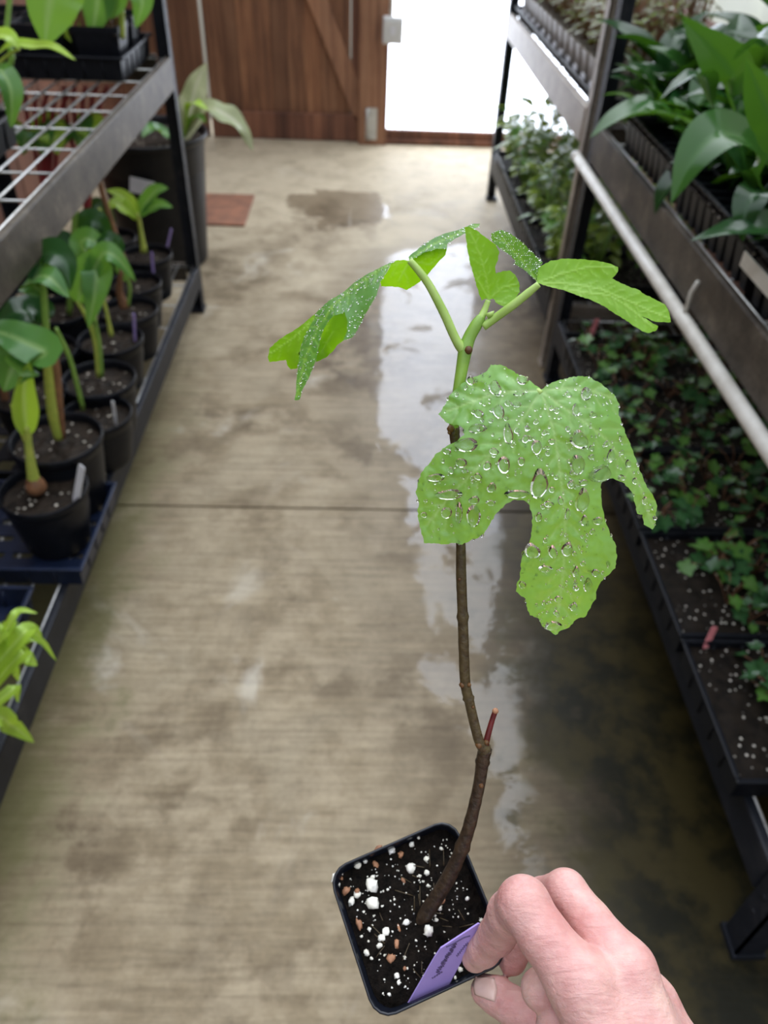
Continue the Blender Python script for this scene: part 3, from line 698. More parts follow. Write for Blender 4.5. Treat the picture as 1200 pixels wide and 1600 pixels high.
# a few plants whose leaves stand out
def big_leaf(r, pts, w, mat, up=(0, 0, 1), fold=.3, prof=None):
    P_ = [Vector(p) - r.location for p in pts]; return link('leaf', blade(P_, w, up, fold, prof or lily_profile, 9), mat, r)
r = empty('broad_leaved_plant', (.80, 1.28, UZ + .083), 'plant with a large arching green leaf hanging over the near plug tray', 'plant', 'broad-leaved plants on the right upper shelf')
big_leaf(r, [(.80, 1.28, UZ + .083), aty(1195, 300, 1.27), aty(1180, 235, 1.26), aty(1130, 210, 1.24), aty(1085, 245, 1.22), aty(1048, 318, 1.20)], .085, M['leaf_lily'], (-.3, -.5, 1))
big_leaf(r, [(.80, 1.28, UZ + .083), aty(1190, 330, 1.25), aty(1182, 300, 1.2), aty(1165, 330, 1.17), aty(1160, 378, 1.16)], .05, M['leaf_dark'], (-.3, -.5, 1))
r = empty('broad_leaved_plant', (.76, 1.52, UZ + .083), 'plant with a tall upright green leaf behind the arching leaf', 'plant', 'broad-leaved plants on the right upper shelf')
big_leaf(r, [(.76, 1.52, UZ + .083), aty(1140, 150, 1.5), aty(1145, 120, 1.48), aty(1115, 80, 1.47), aty(1065, 30, 1.47)], .075, M['leaf_lily'], (-.7, -.7, .4))
big_leaf(r, [(.76, 1.52, UZ + .083), aty(1120, 180, 1.48), aty(1100, 118, 1.42), aty(1065, 130, 1.40), aty(1032, 155, 1.39)], .045, M['leaf_dark'], (0, .2, 1))
r = empty('broad_leaved_plant', (.86, 1.18, UZ + .083), 'plant whose long leaf points up and left at the right edge of the photo', 'plant', 'broad-leaved plants on the right upper shelf')
big_leaf(r, [(.86, 1.18, UZ + .083), aty(1225, 260, 1.18), aty(1205, 190, 1.17), aty(1185, 140, 1.16), aty(1165, 90, 1.15)], .05, M['leaf_lily'], (-.5, -.8, .2))
big_leaf(r, [(.86, 1.18, UZ + .083), aty(1240, 120, 1.25), aty(1200, 60, 1.28), aty(1170, 75, 1.3), aty(1145, 95, 1.32)], .05, M['leaf_dark'], (-.1, -.2, 1))

# ------------------------------------------------------------------ left rack, lower shelf
LZ = .175
o = open_tray('slotted_tray', .56, .285, .05, M['blue_black'], (-.835, 1.235, LZ + .002), 'dark blue slotted tray under the two nearest round pots', group='slotted trays on the left lower shelf', slots=True)
open_tray('slotted_tray', .50, .50, .05, M['blue_black'], (-.885, .80, LZ + .002), 'empty dark blue slotted tray nearest the camera on the left shelf', group='slotted trays on the left lower shelf', slots=True)
open_tray('slotted_tray', .52, .56, .045, M['black'], (-.915, 1.69, LZ + .002), 'black slotted tray under the middle round pots on the left shelf', group='slotted trays on the left lower shelf', slots=True)
open_tray('slotted_tray', .52, .56, .045, M['black'], (-.915, 2.28, LZ + .002), 'black slotted tray under the farthest round pots on the left shelf', group='slotted trays on the left lower shelf', slots=True)
def round_pot(r, rad, h, z0=0, mat=None, soil=None, sh=.022):
    k = rad
    prof = [(0.001, 0), (k * .72, 0), (k * .74, .006), (k * .93, h - .03), (k * .95, h - .022), (k * .97, h - .020), (k, h - .012), (k, h - .002), (k * .985, h), (k * .955, h - .001), (k * .94, h - .012), (k * .92, h - .05), (k * .75, .01)]
    o = MB().lathe(prof, 40, (0, 0, z0)).build('pot', mat or M['black'], r)
    n = 12; f = MB(); vs = [(0, 0, z0 + h - sh + .004)]; R = k * .925
    for q in range(1, n + 1):
        for a in range(36):
            t = 2 * math.pi * a / 36; x, y = R * q / n * math.cos(t), R * q / n * math.sin(t)
            vs.append((x, y, z0 + h - sh + .006 * noise.noise(Vector((x * 60 + r.location.x * 30, y * 60, r.location.y * 30)))))
    fs = [(0, 1 + a, 1 + (a + 1) % 36) for a in range(36)]
    fs += [(1 + (q - 1) * 36 + a, 1 + q * 36 + a, 1 + q * 36 + (a + 1) % 36, 1 + (q - 1) * 36 + (a + 1) % 36) for q in range(1, n) for a in range(36)]
    f.add(vs, fs, True); f.build('soil', soil or M['soil'], r)
def stem(r, pts, rad, mat, name='stem', n=8):
    P_ = spline([Vector(p) - r.location for p in pts], 5); return MB().tube(P_, lerps(rad, len(P_)), n).build(name, mat, r)
def lf(r, pts, w, mat, up=(0, -.3, 1), fold=.3, prof=None, name='leaf', ruffle=.05):
    return link(name, blade([Vector(p) - r.location for p in pts], w, up, fold, prof, 9, name, ruffle), mat, r)
POT_B = LZ + .007
pots = {}
def potted(key, px, py, rad, rim, label, zb=POT_B):
    c = atz(px, py, rim); r = empty('potted_plant', (c.x, c.y, zb), label, 'potted plant', 'round black pots on the left lower shelf')
    round_pot(r, rad, rim - zb); pots[key] = (r, c); return r
r = potted(1, 67, 762, .088, .33, 'nearest round black pot with a brown bulb and a white label, left shelf'); y = r.location.y
stem(r, [aty(57, 768, y), aty(50, 735, y), aty(45, 700, y), aty(42, 665, y)], [.015, .011, .008, .007], M['stem_y'])
f = MB().lathe([(.001, -.012), (.016, -.01), (.021, .0), (.019, .012), (.012, .026), (.006, .034)], 14, aty(57, 762, y) - r.location); f.build('bulb', M['stem_b'], r)
lf(r, [aty(42, 680, y), aty(38, 640, y), aty(38, 605, y), aty(45, 562, y)], .046, M['leaf_lime'], (.5, -1, .1), .8)
stem(r, [aty(40, 690, y), aty(30, 665, y), aty(20, 632, y)], [.004, .004, .005], M['stem_y'])
lf(r, [aty(45, 575, y), aty(40, 555, y + .02), aty(20, 575, y - .0), aty(6, 612, y - .02)], .085, M['leaf_mid'], (.5, -.6, .6), .3)
lf(r, [aty(48, 565, y), aty(70, 552, y + .01), aty(40, 535, y + .02), aty(0, 520, y + .02), aty(-40, 520, y)], .075, M['leaf_mid'], (0, -.5, 1), .2)
r = potted(2, 87, 682, .097, .365, 'large round black pot with thick yellow-green stems, second from the camera'); y = r.location.y
stem(r, [aty(93, 684, y), aty(84, 640, y), aty(76, 560, y), aty(72, 525, y)], [.012, .0155, .012, .008], M['stem_y'])
stem(r, [aty(95, 684, y), aty(92, 640, y), aty(86, 570, y), aty(76, 520, y)], [.010, .010, .010, .007], M['stem_b'], 'dry_sheath')
stem(r, [aty(72, 530, y), aty(71, 500, y), aty(68, 455, y), aty(66, 440, y)], [.008, .007, .0065, .005], M['stem_g'])
lf(r, [aty(68, 462, y), aty(50, 440, y), aty(75, 433, y - .02), aty(108, 465, y - .03)], .06, M['leaf_mid'], (0, -.3, 1), .25)
lf(r, [aty(68, 450, y), aty(60, 410, y + .03), aty(82, 395, y + .03), aty(105, 415, y + .01), aty(110, 455, y - .01)], .06, M['leaf_dark'], (0, -.5, .8), .25)
lf(r, [aty(70, 505, y), aty(55, 488, y), aty(20, 490, y - .02), aty(-20, 515, y - .02)], .075, M['leaf_dark'], (0, -.4, 1), .2)
r = potted(3, 150, 645, .082, .315, 'round black pot half hidden behind the large one, with a white label'); y = r.location.y
stem(r, [aty(130, 640, y), aty(112, 570, y), aty(100, 540, y), aty(87, 512, y)], [.006, .0055, .006, .004], M['stem_g'])
r = potted(4, 154, 590, .090, .33, 'round black pot with two slim green stems and a shiny drooping leaf'); y = r.location.y
stem(r, [aty(155, 588, y), aty(150, 540, y), aty(140, 505, y), aty(120, 470, y)], [.008, .007, .006, .004], M['stem_y'])
stem(r, [aty(158, 588, y), aty(155, 540, y), aty(147, 492, y)], [.007, .006, .004], M['stem_g'])
lf(r, [aty(122, 475, y), aty(130, 440, y), aty(150, 420, y), aty(148, 460, y - .03), aty(138, 512, y - .05)], .075, M['leaf_mid'], (.3, -.9, .5), .25)
lf(r, [aty(128, 460, y), aty(150, 415, y), aty(165, 395, y), aty(185, 405, y), aty(212, 440, y)], .05, M['leaf_mid'], (.2, -.6, .8), .25)
r = potted(5, 172, 528, .086, .325, 'round black pot with a lavender label in the middle of the left row'); y = r.location.y
stem(r, [aty(174, 525, y), aty(168, 495, y), aty(158, 455, y), aty(140, 400, y)], [.007, .005, .005, .003], M['stem_y'])
lf(r, [aty(142, 410, y), aty(128, 380, y), aty(145, 375, y), aty(175, 400, y)], .06, M['leaf_mid'], (0, -.6, .8), .3)
lf(r, [aty(150, 430, y), aty(175, 405, y), aty(180, 385, y), aty(168, 372, y), aty(150, 378, y)], .05, M['leaf_dark'], (0, -.6, .8), .3)
r = potted(6, 200, 482, .083, .325, 'round black pot with a brown bulb and one short green stem, left row'); y = r.location.y
stem(r, [aty(195, 480, y), aty(187, 455, y), aty(190, 420, y)], [.016, .010, .006], M['stem_b'])
stem(r, [aty(200, 480, y), aty(203, 450, y), aty(196, 425, y)], [.005, .005, .004], M['stem_g'])
lf(r, [aty(196, 440, y), aty(190, 415, y), aty(180, 405, y), aty(170, 400, y)], .04, M['leaf_mid'], (0, -.6, .8), .3)
r = potted(7, 210, 440, .080, .325, 'round black pot with a tall leaning brown stick reaching up to the upper rail'); y = r.location.y
stem(r, [aty(205, 438, y), aty(190, 395, y), aty(172, 340, y), aty(157, 290, y), aty(152, 250, y)], [.010, .009, .008, .008, .007], M['stem_b'])
stem(r, [aty(165, 375, y - .02), aty(160, 345, y - .02), aty(155, 325, y - .02)], [.012, .012, .004], M['stem_y'], 'dry_sheath')
r = potted(8, 228, 396, .083, .325, 'farthest round black pot by the rack post, holding a small bright seedling'); y = r.location.y
stem(r, [aty(225, 394, y), aty(220, 360, y), aty(215, 332, y)], [.012, .007, .007], M['stem_y'])
lf(r, [aty(215, 345, y), aty(205, 322, y), aty(188, 305, y), aty(166, 297, y)], .045, M['leaf_lime'], (0, -.6, .8), .5)
lf(r, [aty(214, 340, y), aty(195, 325, y - .03), aty(180, 318, y - .04), aty(166, 328, y - .05)], .045, M['leaf_lime'], (0, -.6, .8), .3)
lf(r, [aty(217, 335, y), aty(230, 315, y), aty(245, 298, y), aty(263, 294, y)], .055, M['leaf_mid'], (0, -.6, .8), .3)
lf(r, [aty(217, 338, y), aty(235, 326, y - .02), aty(252, 320, y - .03), aty(270, 324, y - .04)], .04, M['leaf_mid'], (0, -.6, .8), .3)
r = potted(9, 92, 482, .088, .325, 'round black pot in the second row behind the shiny drooping leaf'); y = r.location.y
stem(r, [aty(108, 490, y), aty(112, 430, y), aty(116, 360, y), aty(118, 325, y)], [.009, .009, .008, .007], M['stem_g'])
lf(r, [aty(116, 370, y), aty(140, 345, y), aty(160, 355, y), aty(172, 385, y)], .06, M['leaf_dark'], (.2, -.7, .6), .3)
lf(r, [aty(114, 400, y), aty(100, 385, y), aty(70, 390, y), aty(40, 425, y)], .08, M['leaf_dark'], (0, -.5, .8), .3)
r = potted(10, 66, 545, .088, .325, 'round black pot in the second row behind the thick yellow stems'); y = r.location.y
stem(r, [aty(66, 545, y), aty(62, 500, y), aty(50, 470, y)], [.016, .012, .006], M['stem_b'])
r = potted(11, 45, 612, .088, .325, 'round black pot in the second row behind the nearest pot'); y = r.location.y
stem(r, [aty(10, 640, y), aty(5, 590, y), aty(10, 540, y)], [.010, .010, .006], M['stem_b'])
lf(r, [aty(10, 560, y), aty(30, 520, y), aty(60, 540, y), aty(62, 580, y)], .07, M['leaf_dark'], (.2, -.7, .6), .3)
r = potted(12, 120, 405, .085, .325, 'round black pot in the second row near the brown stick'); y = r.location.y
r = potted(13, 172, 370, .085, .325, 'round black pot farthest back in the second row'); y = r.location.y
lf(r, [(r.location.x, y, .31), aty(165, 340, y), aty(150, 320, y), aty(130, 335, y)], .06, M['leaf_dark'], (0, -.6, .8), .3)
TG = [(1, 118, 785, 128, 728, .017, M['white'], 'white plant tag at the right edge of the nearest left pot'),
      (3, 181, 662, 176, 627, .010, M['white'], 'slim white plant tag in the half hidden left pot'),
      (5, 211, 532, 209, 490, .009, M['lavender'], 'lavender plant tag in the middle pot of the left row'),
      (7, 240, 430, 237, 394, .009, M['lavender'], 'lavender plant tag in the pot with the brown stick'),
      (8, 260, 392, 268, 357, .008, M['lavender'], 'pale lavender plant tag in the farthest left pot')]
for k, x0, y0, x1, y1, w, m_, lb in TG:
    rr, c = pots[k]; yy = atz(x0, y0, c.z - .012).y; plant_tag(atz(x0, y0, c.z - .018), aty(x1, y1, yy + .004), w, m_, lb, side=(1, -.6, 0))

# grassy plant in a small blue pot at the near end
r = empty('grassy_plant', (-.672, .70, LZ + .007), 'lime green grassy plant in a blue pot at the near end of the left shelf', 'potted plant')
round_pot(r, .065, .10, 0, M['blue_black'])
B0 = Vector((-.672, .70, LZ + .09))
for (a, b_, c_, w) in [((20, 1010), (45, 985), (66, 1000), .030), ((10, 985), (30, 955), (58, 958), .012), ((25, 1030), (42, 1030), (58, 1040), .026), ((20, 1020), (60, 1000), (88, 1032), .012),
                       ((5, 1090), (25, 1075), (28, 1098), .02), ((-10, 1120), (20, 1135), (53, 1160), .034), ((0, 990), (15, 1000), (40, 1010), .03), ((-5, 1060), (20, 1045), (30, 1065), .02)]:
    lf(r, [B0 + Vector((RND.uniform(-.02, .02), RND.uniform(-.02, .02), -.02)), aty(*a, .74), aty(*b_, .76), aty(*c_, .76)], w, M['leaf_lime'], (.1, -.4, 1), .4, None, 'leaf', 0)

# big black pot beyond the rack
r = empty('nursery_pot', (-.83, 3.16, 0), 'large black nursery pot standing on the floor beyond the left rack', 'potted plant')
o = None
round_pot(r, .225, .50, 0, M['grey_black'], None, .03)
y = 2.96
MB().box(-.045, .045, -.001, .001, -.028, .028, Matrix.Translation(aty(222, 292, 2.945) - r.location) @ Matrix.Rotation(.2, 4, 'Y')).build('sticker', M['white'], r)['label'] = 'white sticker'
c0 = Vector((-.70, 3.14, .47))
lf(r, [c0, aty(296, 175, 3.12), aty(306, 135, 3.12), aty(322, 98, 3.12)], .10, M['leaf_var'], (.4, -.8, .3), .3, None, 'leaf', .25)
lf(r, [c0, aty(320, 172, 3.08), aty(350, 178, 3.05), aty(378, 200, 3.03), aty(395, 236, 3.02)], .085, M['leaf_var'], (.2, -.5, 1), .25, None, 'leaf', .25)
lf(r, [c0, aty(296, 170, 3.1), aty(305, 160, 3.05), aty(325, 172, 3.0)], .05, M['leaf_lime'], (.2, -.5, 1), .25)
lf(r, [c0, aty(300, 190, 3.1), aty(310, 180, 3.05), aty(322, 192, 3.0)], .05, M['leaf_mid'], (.2, -.5, 1), .25)
lf(r, [c0, aty(250, 205, 3.1), aty(235, 200, 3.05), aty(222, 215, 3.0)], .06, M['leaf_mid'], (.2, -.5, 1), .25)

# ------------------------------------------------------------------ left rack, upper shelf
UL = .843
r = open_tray('carry_tray', .62, .36, .055, M['black'], (-.955, 2.50, UL), 'black tray of square pots at the far end of the left upper shelf', group='trays on the left upper shelf', slots=True)
def sq_pot(r, w, h, mat):
    f = MB(); c = w * .12
    def ring(a, z): return [(-a + c, -a, z), (a - c, -a, z), (a, -a + c, z), (a, a - c, z), (a - c, a, z), (-a + c, a, z), (-a, a - c, z), (-a, -a + c, z)]
    a = w / 2
    vs = ring(a * .8, 0) + ring(a * .97, h - .014) + ring(a, h - .014) + ring(a, h) + ring(a * .94, h) + ring(a * .9, h - .02)
    f.add(vs, [tuple(range(7, -1, -1))] + [(i * 8 + k, i * 8 + (k + 1) % 8, (i + 1) * 8 + (k + 1) % 8, (i + 1) * 8 + k) for i in range(5) for k in range(8)])
    o = f.build('pot', mat, r); MB().box(-a * .93, a * .93, -a * .93, a * .93, h - .02, h - .017).build('soil', M['soil'], r)
sp = []
lbs = [['square black pot with a yellow stem at the tray corner by the left post', 'second square black pot from the tray corner, with brown stems', 'third square black pot from the tray corner on the upper left shelf'],
       ['square black pot in the back row behind the corner pot', 'middle square black pot in the back row of the tray', 'back row square black pot farthest from the post']]
for j in range(2):
    for i in range(3):
        r = empty('square_potted_plant', (-.725 - i * .15, 2.42 + j * .155, UL + .006), lbs[j][i], 'potted plant', 'square pots in the upper left tray'); sq_pot(r, .135, .115, M['black']); sp.append(r)
r = sp[0]; y = 2.40
stem(r, [aty(191, 60, y), aty(190, 20, y), aty(189, -40, y)], [.008, .008, .007], M['stem_y'])
for q, (x0, x1) in enumerate(((163, 165), (172, 170), (180, 182))): stem(r, [aty(x0, 62, y), aty(x0 + 1, 45, y), aty(x1, 25, y)], [.007, .006, .006], M['stem_b'], 'dry_stub')
lf(r, [aty(190, -60, y), aty(205, -30, y), aty(222, 0, y - .02), aty(212, 44, y - .03)], .075, M['leaf_mid'], (.2, -1, .3), .2)
r = sp[1]
for q, (x0, x1) in enumerate(((118, 122), (128, 130), (136, 126))): stem(r, [aty(x0, 66, y), aty((x0 + x1) / 2, 30, y), aty(x1, -30, y)], [.011, .009, .008], M['stem_b'])
lf(r, [aty(150, -70, y), aty(152, -40, y - .02), aty(152, 5, y - .03), aty(143, 60, y - .04)], .11, M['leaf_mid'], (.1, -1, .3), .18)
lf(r, [aty(150, -60, y), aty(172, -30, y - .01), aty(180, 0, y - .02), aty(172, 30, y - .03)], .08, M['leaf_mid'], (.1, -1, .3), .18)
r = sp[2]
lf(r, [aty(110, 66, y), aty(112, 40, y), aty(118, 10, y), aty(120, -20, y)], .05, M['leaf_lime'], (.1, -1, .3), .3)
# second tray and big-leaf plants nearer on the same shelf
open_tray('carry_tray', .46, .34, .06, M['black'], (-.96, 1.60, UL), 'black tray at the left edge of the photo on the upper shelf', group='trays on the left upper shelf', slots=True)
r = empty('large_leaved_plant', (-.93, 1.70, UL + .006), 'large-leaved plant with broad pale-backed leaves at the top left corner', 'potted plant')
sq_pot(r, .13, .11, M['black']); y = 1.70
stem(r, [(-.93, 1.70, UL + .1), aty(5, 110, 1.72), aty(10, 50, 1.74), aty(18, -30, 1.76)], [.006, .006, .005, .005], M['stem_g'])
lf(r, [aty(110, -80, 1.72), aty(85, -30, 1.72), aty(75, 20, 1.71), aty(70, 72, 1.70)], .115, M['leaf_mid'], (.1, .9, -.3), .12)
lf(r, [aty(-10, 90, 1.72), aty(20, 70, 1.70), aty(55, 72, 1.68), aty(85, 74, 1.66), aty(118, 94, 1.65)], .026, M['leaf_lime'], (0, -.5, 1), .3)
lf(r, [aty(-30, 60, 1.72), aty(-10, 55, 1.70), aty(15, 58, 1.68), aty(30, 76, 1.67)], .035, M['leaf_lime'], (0, -.5, 1), .3)
lf(r, [aty(-20, 105, 1.7), aty(0, 110, 1.66), aty(15, 135, 1.64), aty(18, 165, 1.63), aty(17, 200, 1.63)], .045, M['leaf_mid'], (.6, -.6, .5), .4)
stem(r, [aty(-20, 115, 1.70), aty(10, 88, 1.70), aty(30, 76, 1.70)], [.003, .003, .003], M['stem_y'])
# red-stemmed plants seen through the wire deck
for k, (px, py, yy, lb) in enumerate(((120, 190, 2.50, 'red-stemmed plant under the wire shelf near the left post'), (60, 200, 2.46, 'red-stemmed plant under the wire shelf, left of the other one'))):
    c = aty(px, py, yy); r = empty('red_stemmed_plant', (c.x - .05, yy, LZ + .007), lb, 'potted plant', 'red-stemmed plants on the left lower shelf')
    round_pot(r, .075, .13)
    for q in range(5):
        stem(r, [(c.x - .05 + .02 * math.cos(q), yy + .02 * math.sin(q), LZ + .12), aty(px - 15 + q * 12, py - 5, yy), aty(px - 20 + q * 17, py - 55, yy)], [.007, .007, .006], M['stem_r'])
    for q, dx in enumerate((-60, -20, 25, 5)):
        lf(r, [aty(px + dx * .2, py + 20, yy), aty(px + dx * .7, py + 5, yy - .03), aty(px + dx, py + 15, yy - .05), aty(px + dx * 1.2, py + 42, yy - .06)], .09, M['leaf_mid'] if q % 2 else M['leaf_lime'], (0, -.6, .8), .2)

# ------------------------------------------------------------------ the fig held out in front
PS = .076; KS = PS / .085
PC = np.array([.0194, .2411, .4604]) * KS; PN = _n(np.array([-.0766, -.4824, -.8726]))
PX = RW.T @ np.array([.9244, .3087, .224]); PX = _n(PX - PN * (PX @ PN)); PY = np.cross(PN, PX)
def soil_depth(px, py, drop=0.0):
    d = np.array([(px - CX) / F, (py - CY) / F, 1.0]); return float(((PC - PN * drop) @ PN) / (d @ PN))
ROT = Matrix([list(RW @ PX), list(RW @ PY), list(RW @ PN)]).transposed().to_4x4()
PH = .078
PMAT = Matrix.Translation(c2w(PC)) @ ROT                  # rim plane frame
fig = empty('potted_fig', (0, 0, 0), 'young fig tree cutting in a square black pot held out by a hand', 'potted plant')
fig.location = c2w(PC - PN * PH)
FI = fig.location.copy()
def fl(p): return Vector(p) - FI
def rsq(a, z, c, n=5):
    o = []
    for (sx, sy, a0) in ((1, 1, 0), (-1, 1, 90), (-1, -1, 180), (1, -1, 270)):
        for k in range(n):
            t = math.radians(a0 + 90 * k / (n - 1)); o.append(Vector((sx * (a - c) + c * math.cos(t), sy * (a - c) + c * math.sin(t), z)))
    return o
f = MB(); A = PS / 2
rings = [rsq(A * .74, -PH, .006), rsq(A * .76, -PH + .003, .007), rsq(A * .915, -.014, .009), rsq(A * .93, -.012, .009), rsq(A * .985, -.0115, .0105), rsq(A * 1.0, -.010, .011), rsq(A, -.001, .011), rsq(A * .99, 0, .0108), rsq(A * .970, 0, .010), rsq(A * .960, -.001, .0098), rsq(A * .90, -.02, .009), rsq(A * .70, -PH + .006, .006)]
n = len(rings[0]); vs = [fl(PMAT @ p) for r_ in rings for p in r_]
fs = [(i * n + k, i * n + (k + 1) % n, (i + 1) * n + (k + 1) % n, (i + 1) * n + k) for i in range(len(rings) - 1) for k in range(n)] + [tuple(range(n - 1, -1, -1))]
f.add(vs, fs, True)
for sx in (-1, 1):                                           # little ribs down the walls
    for q in (-.5, 0, .5):
        for ax in (0, 1):
            a = [Vector((sx * A * .925, q * A, -.016)), Vector((sx * A * .765, q * A * .8, -PH + .004))]
            if ax: a = [Vector((v.y, v.x, v.z)) for v in a]
            f.tube([fl(PMAT @ v) for v in a], .0010, 5)
f.build('pot', M['fig_pot'], fig)
f = MB(); N = 44; vs = []; SD = .0085
def soil_z(x, y): return -SD + .0030 * noise.noise(Vector((x * 130, y * 130, 3))) + .0018 * noise.noise(Vector((x * 420, y * 420, 1))) + .002 * (1 - (x * x + y * y) / (A * A))
for j in range(N + 1):
    for i in range(N + 1):
        x = (i / N * 2 - 1) * A * .93; y = (j / N * 2 - 1) * A * .93
        q = max(abs(x), abs(y)); e = max(0, (abs(x) - (A * .93 - .009))) ** 2 + max(0, (abs(y) - (A * .93 - .009))) ** 2
        if e > .009 ** 2: s_ = .009 / math.sqrt(e); x = math.copysign(A * .93 - .009 + (abs(x) - (A * .93 - .009)) * s_, x); y = math.copysign(A * .93 - .009 + (abs(y) - (A * .93 - .009)) * s_, y)
        vs.append(fl(PMAT @ Vector((x, y, soil_z(x, y)))))
f.add(vs, [(j * (N + 1) + i, j * (N + 1) + i + 1, (j + 1) * (N + 1) + i + 1, (j + 1) * (N + 1) + i) for j in range(N) for i in range(N)], True)
f.build('soil', M['soil_dark'], fig)
PINV = PMAT.inverted()
def on_soil(px, py):
    p = PINV @ dep(px, py, soil_depth(px, py, SD)); return p.x, p.y
def lump(f, x, y, r, seed, flat=.7, stretch=1.0, ang=0.0):
    rnd = random.Random(seed); ni, nj = 6, 8; z = soil_z(x, y) + r * .30
    vs = []; ca, sa = math.cos(ang), math.sin(ang)
    off = Vector((rnd.uniform(0, 50), rnd.uniform(0, 50), 0))
    def P(d):
        k = r * (1 + .75 * noise.noise(d * 1.7 + off)); v = Vector((d.x * k * stretch, d.y * k, d.z * k * flat))
        return fl(PMAT @ Vector((x + v.x * ca - v.y * sa, y + v.x * sa + v.y * ca, z + v.z)))
    vs.append(P(Vector((0, 0, 1))))
    for i in range(1, ni):
        for j in range(nj):
            t, q = math.pi * i / ni, 2 * math.pi * j / nj; vs.append(P(Vector((math.sin(t) * math.cos(q), math.sin(t) * math.sin(q), math.cos(t)))))
    vs.append(P(Vector((0, 0, -1)))); fs = [(0, 1 + j, 1 + (j + 1) % nj) for j in range(nj)]
    fs += [(1 + i * nj + j, 1 + (i + 1) * nj + j, 1 + (i + 1) * nj + (j + 1) % nj, 1 + i * nj + (j + 1) % nj) for i in range(ni - 2) for j in range(nj)]
    k = 1 + (ni - 2) * nj; fs += [(len(vs) - 1, k + (j + 1) % nj, k + j) for j in range(nj)]
    f.add(vs, fs, True)
def zp(x, y): return 500 + x / 4.286, 1270 + y / 4.286
PER = [(480, 255, 24), (105, 440, 28), (135, 395, 20), (615, 215, 18), (610, 372, 32), (350, 490, 42), (355, 610, 44), (210, 592, 26), (120, 565, 17), (355, 432, 15), (713, 312, 20), (716, 402, 18), (670, 425, 12), (724, 490, 12), (910, 410, 14), (812, 240, 14), (985, 575, 15), (440, 800, 30), (415, 840, 26), (400, 890, 20), (335, 780, 16), (315, 935, 20), (580, 735, 22), (728, 790, 32), (780, 715, 14), (515, 1090, 20), (530, 1138, 13), (568, 970, 11), (465, 1215, 12), (255, 350, 24), (300, 320, 18), (345, 975, 11), (250, 545, 24), (660, 168, 10), (1080, 720, 16), (1085, 780, 13), (905, 1102, 12), (940, 1050, 18), (280, 828, 10), (500, 580, 8), (690, 460, 9), (455, 515, 9), (295, 665, 9), (800, 640, 16), (120, 480, 18)]
f = MB()
for k, (x, y, r_) in enumerate(PER): lump(f, *on_soil(*zp(x, y)), r_ / 4.286 * soil_depth(*zp(x, y)) / F * .95, k, .75, 1.15, k)
rr = random.Random(5)
for k in range(220): lump(f, rr.uniform(-.031, .031), rr.uniform(-.031, .031), rr.uniform(.0002, .0006), 100 + k)
tag(f.build('perlite', M['perlite'], fig), kind='stuff')
f = MB()
for k, (x, y, r_, st_, an) in enumerate([(375, 350, 22, 2.4, 1.9), (540, 280, 28, 1.4, .7), (480, 975, 38, 1.2, .3), (175, 520, 34, 1.2, .2), (250, 530, 26, 1.1, 1), (390, 240, 30, 1.5, .3), (262, 735, 30, 2.2, 1.4), (560, 455, 16, 2.6, 1.9), (145, 440, 16, 1, 0), (515, 880, 26, 1.6, 1.2), (570, 1040, 18, 1.2, 1), (820, 600, 22, 1.8, .6), (530, 770, 12, 3, 1.5)]): lump(f, *on_soil(*zp(x, y)), r_ * .72 / 4.286 * soil_depth(*zp(x, y)) / F, 900 + k, .6, st_, an)
tag(f.build('bark_chips', M['bark'], fig), kind='stuff')
f = MB()
for k in range(26):
    x, y = rr.uniform(-.028, .028), rr.uniform(-.028, .028); a = rr.uniform(0, 6.28); L_ = rr.uniform(.004, .011); z = soil_z(x, y)
    f.tube([fl(PMAT @ Vector((x + math.cos(a) * L_ * t, y + math.sin(a) * L_ * t, z + .0008 + .0015 * math.sin(t * 3)))) for t in (-.5, -.1, .3, .6)], .00022, 4)
tag(f.build('root_fibres', M['woody'], fig), kind='stuff')

# ---- stem
def zs(x, y): return 640 + x / 2.668, 840 + y / 2.668
DB = soil_depth(662, 1434, SD)
def sd(px, py, d): return fl(dep(px, py, d))
S1 = [sd(655, 1441, DB + .004), sd(668, 1424, DB - .002), sd(704, 1365, DB - .012), sd(729, 1305, DB - .020), sd(747, 1234, DB - .026), sd(754, 1190, DB - .030), sd(758, 1170, DB - .032)]
def knobbly(pts, rad, n=14, seed=0, amp=.13, k=7):
    P_ = spline(pts, k); R = [x * (1 + amp * noise.noise(Vector((i * .9, seed, 0))) + (.22 if noise.noise(Vector((i * 1.7, seed + 9, 2))) > .42 else 0)) for i, x in enumerate(lerps(rad, len(P_)))]
    return MB().tube(P_, R, n)
knobbly(S1, [.0042, .0042, .0038, .0034, .0031, .0033, .0036], seed=1).build('stem_base', M['woody_dark'], fig)
S2 = [sd(758, 1172, .374), sd(749, 1159, .371), sd(741, 1130, .369), sd(733, 1095, .366), sd(727, 1067, .363), sd(724.5, 1010, .357), sd(723, 964, .353), sd(720.6, 900, .346), sd(720, 851, .342), sd(717, 780, .338), sd(712, 700, .333), sd(709, 668, .331)]
knobbly(S2, [.0030, .0024, .0024, .0024, .0025, .0025, .0024, .0024, .0022, .0020, .0021, .0025], seed=4, amp=.05).build('woody_stem', M['woody'], fig)
S3 = [sd(709, 672, .331), sd(712, 640, .329), sd(717, 605, .327), sd(722, 575, .326), sd(727, 547, .325), sd(733, 528, .325), sd(744, 508, .324), sd(752, 496, .324)]
MB().tube(spline(S3, 6), [.0022, .0022, .0024, .0025, .0028, .0030, .0026, .0023] and lerps([.0022, .0023, .0024, .0026, .0030, .0027, .0026, .0020], 43), 14).build('green_shoot', M['shoot'], fig)
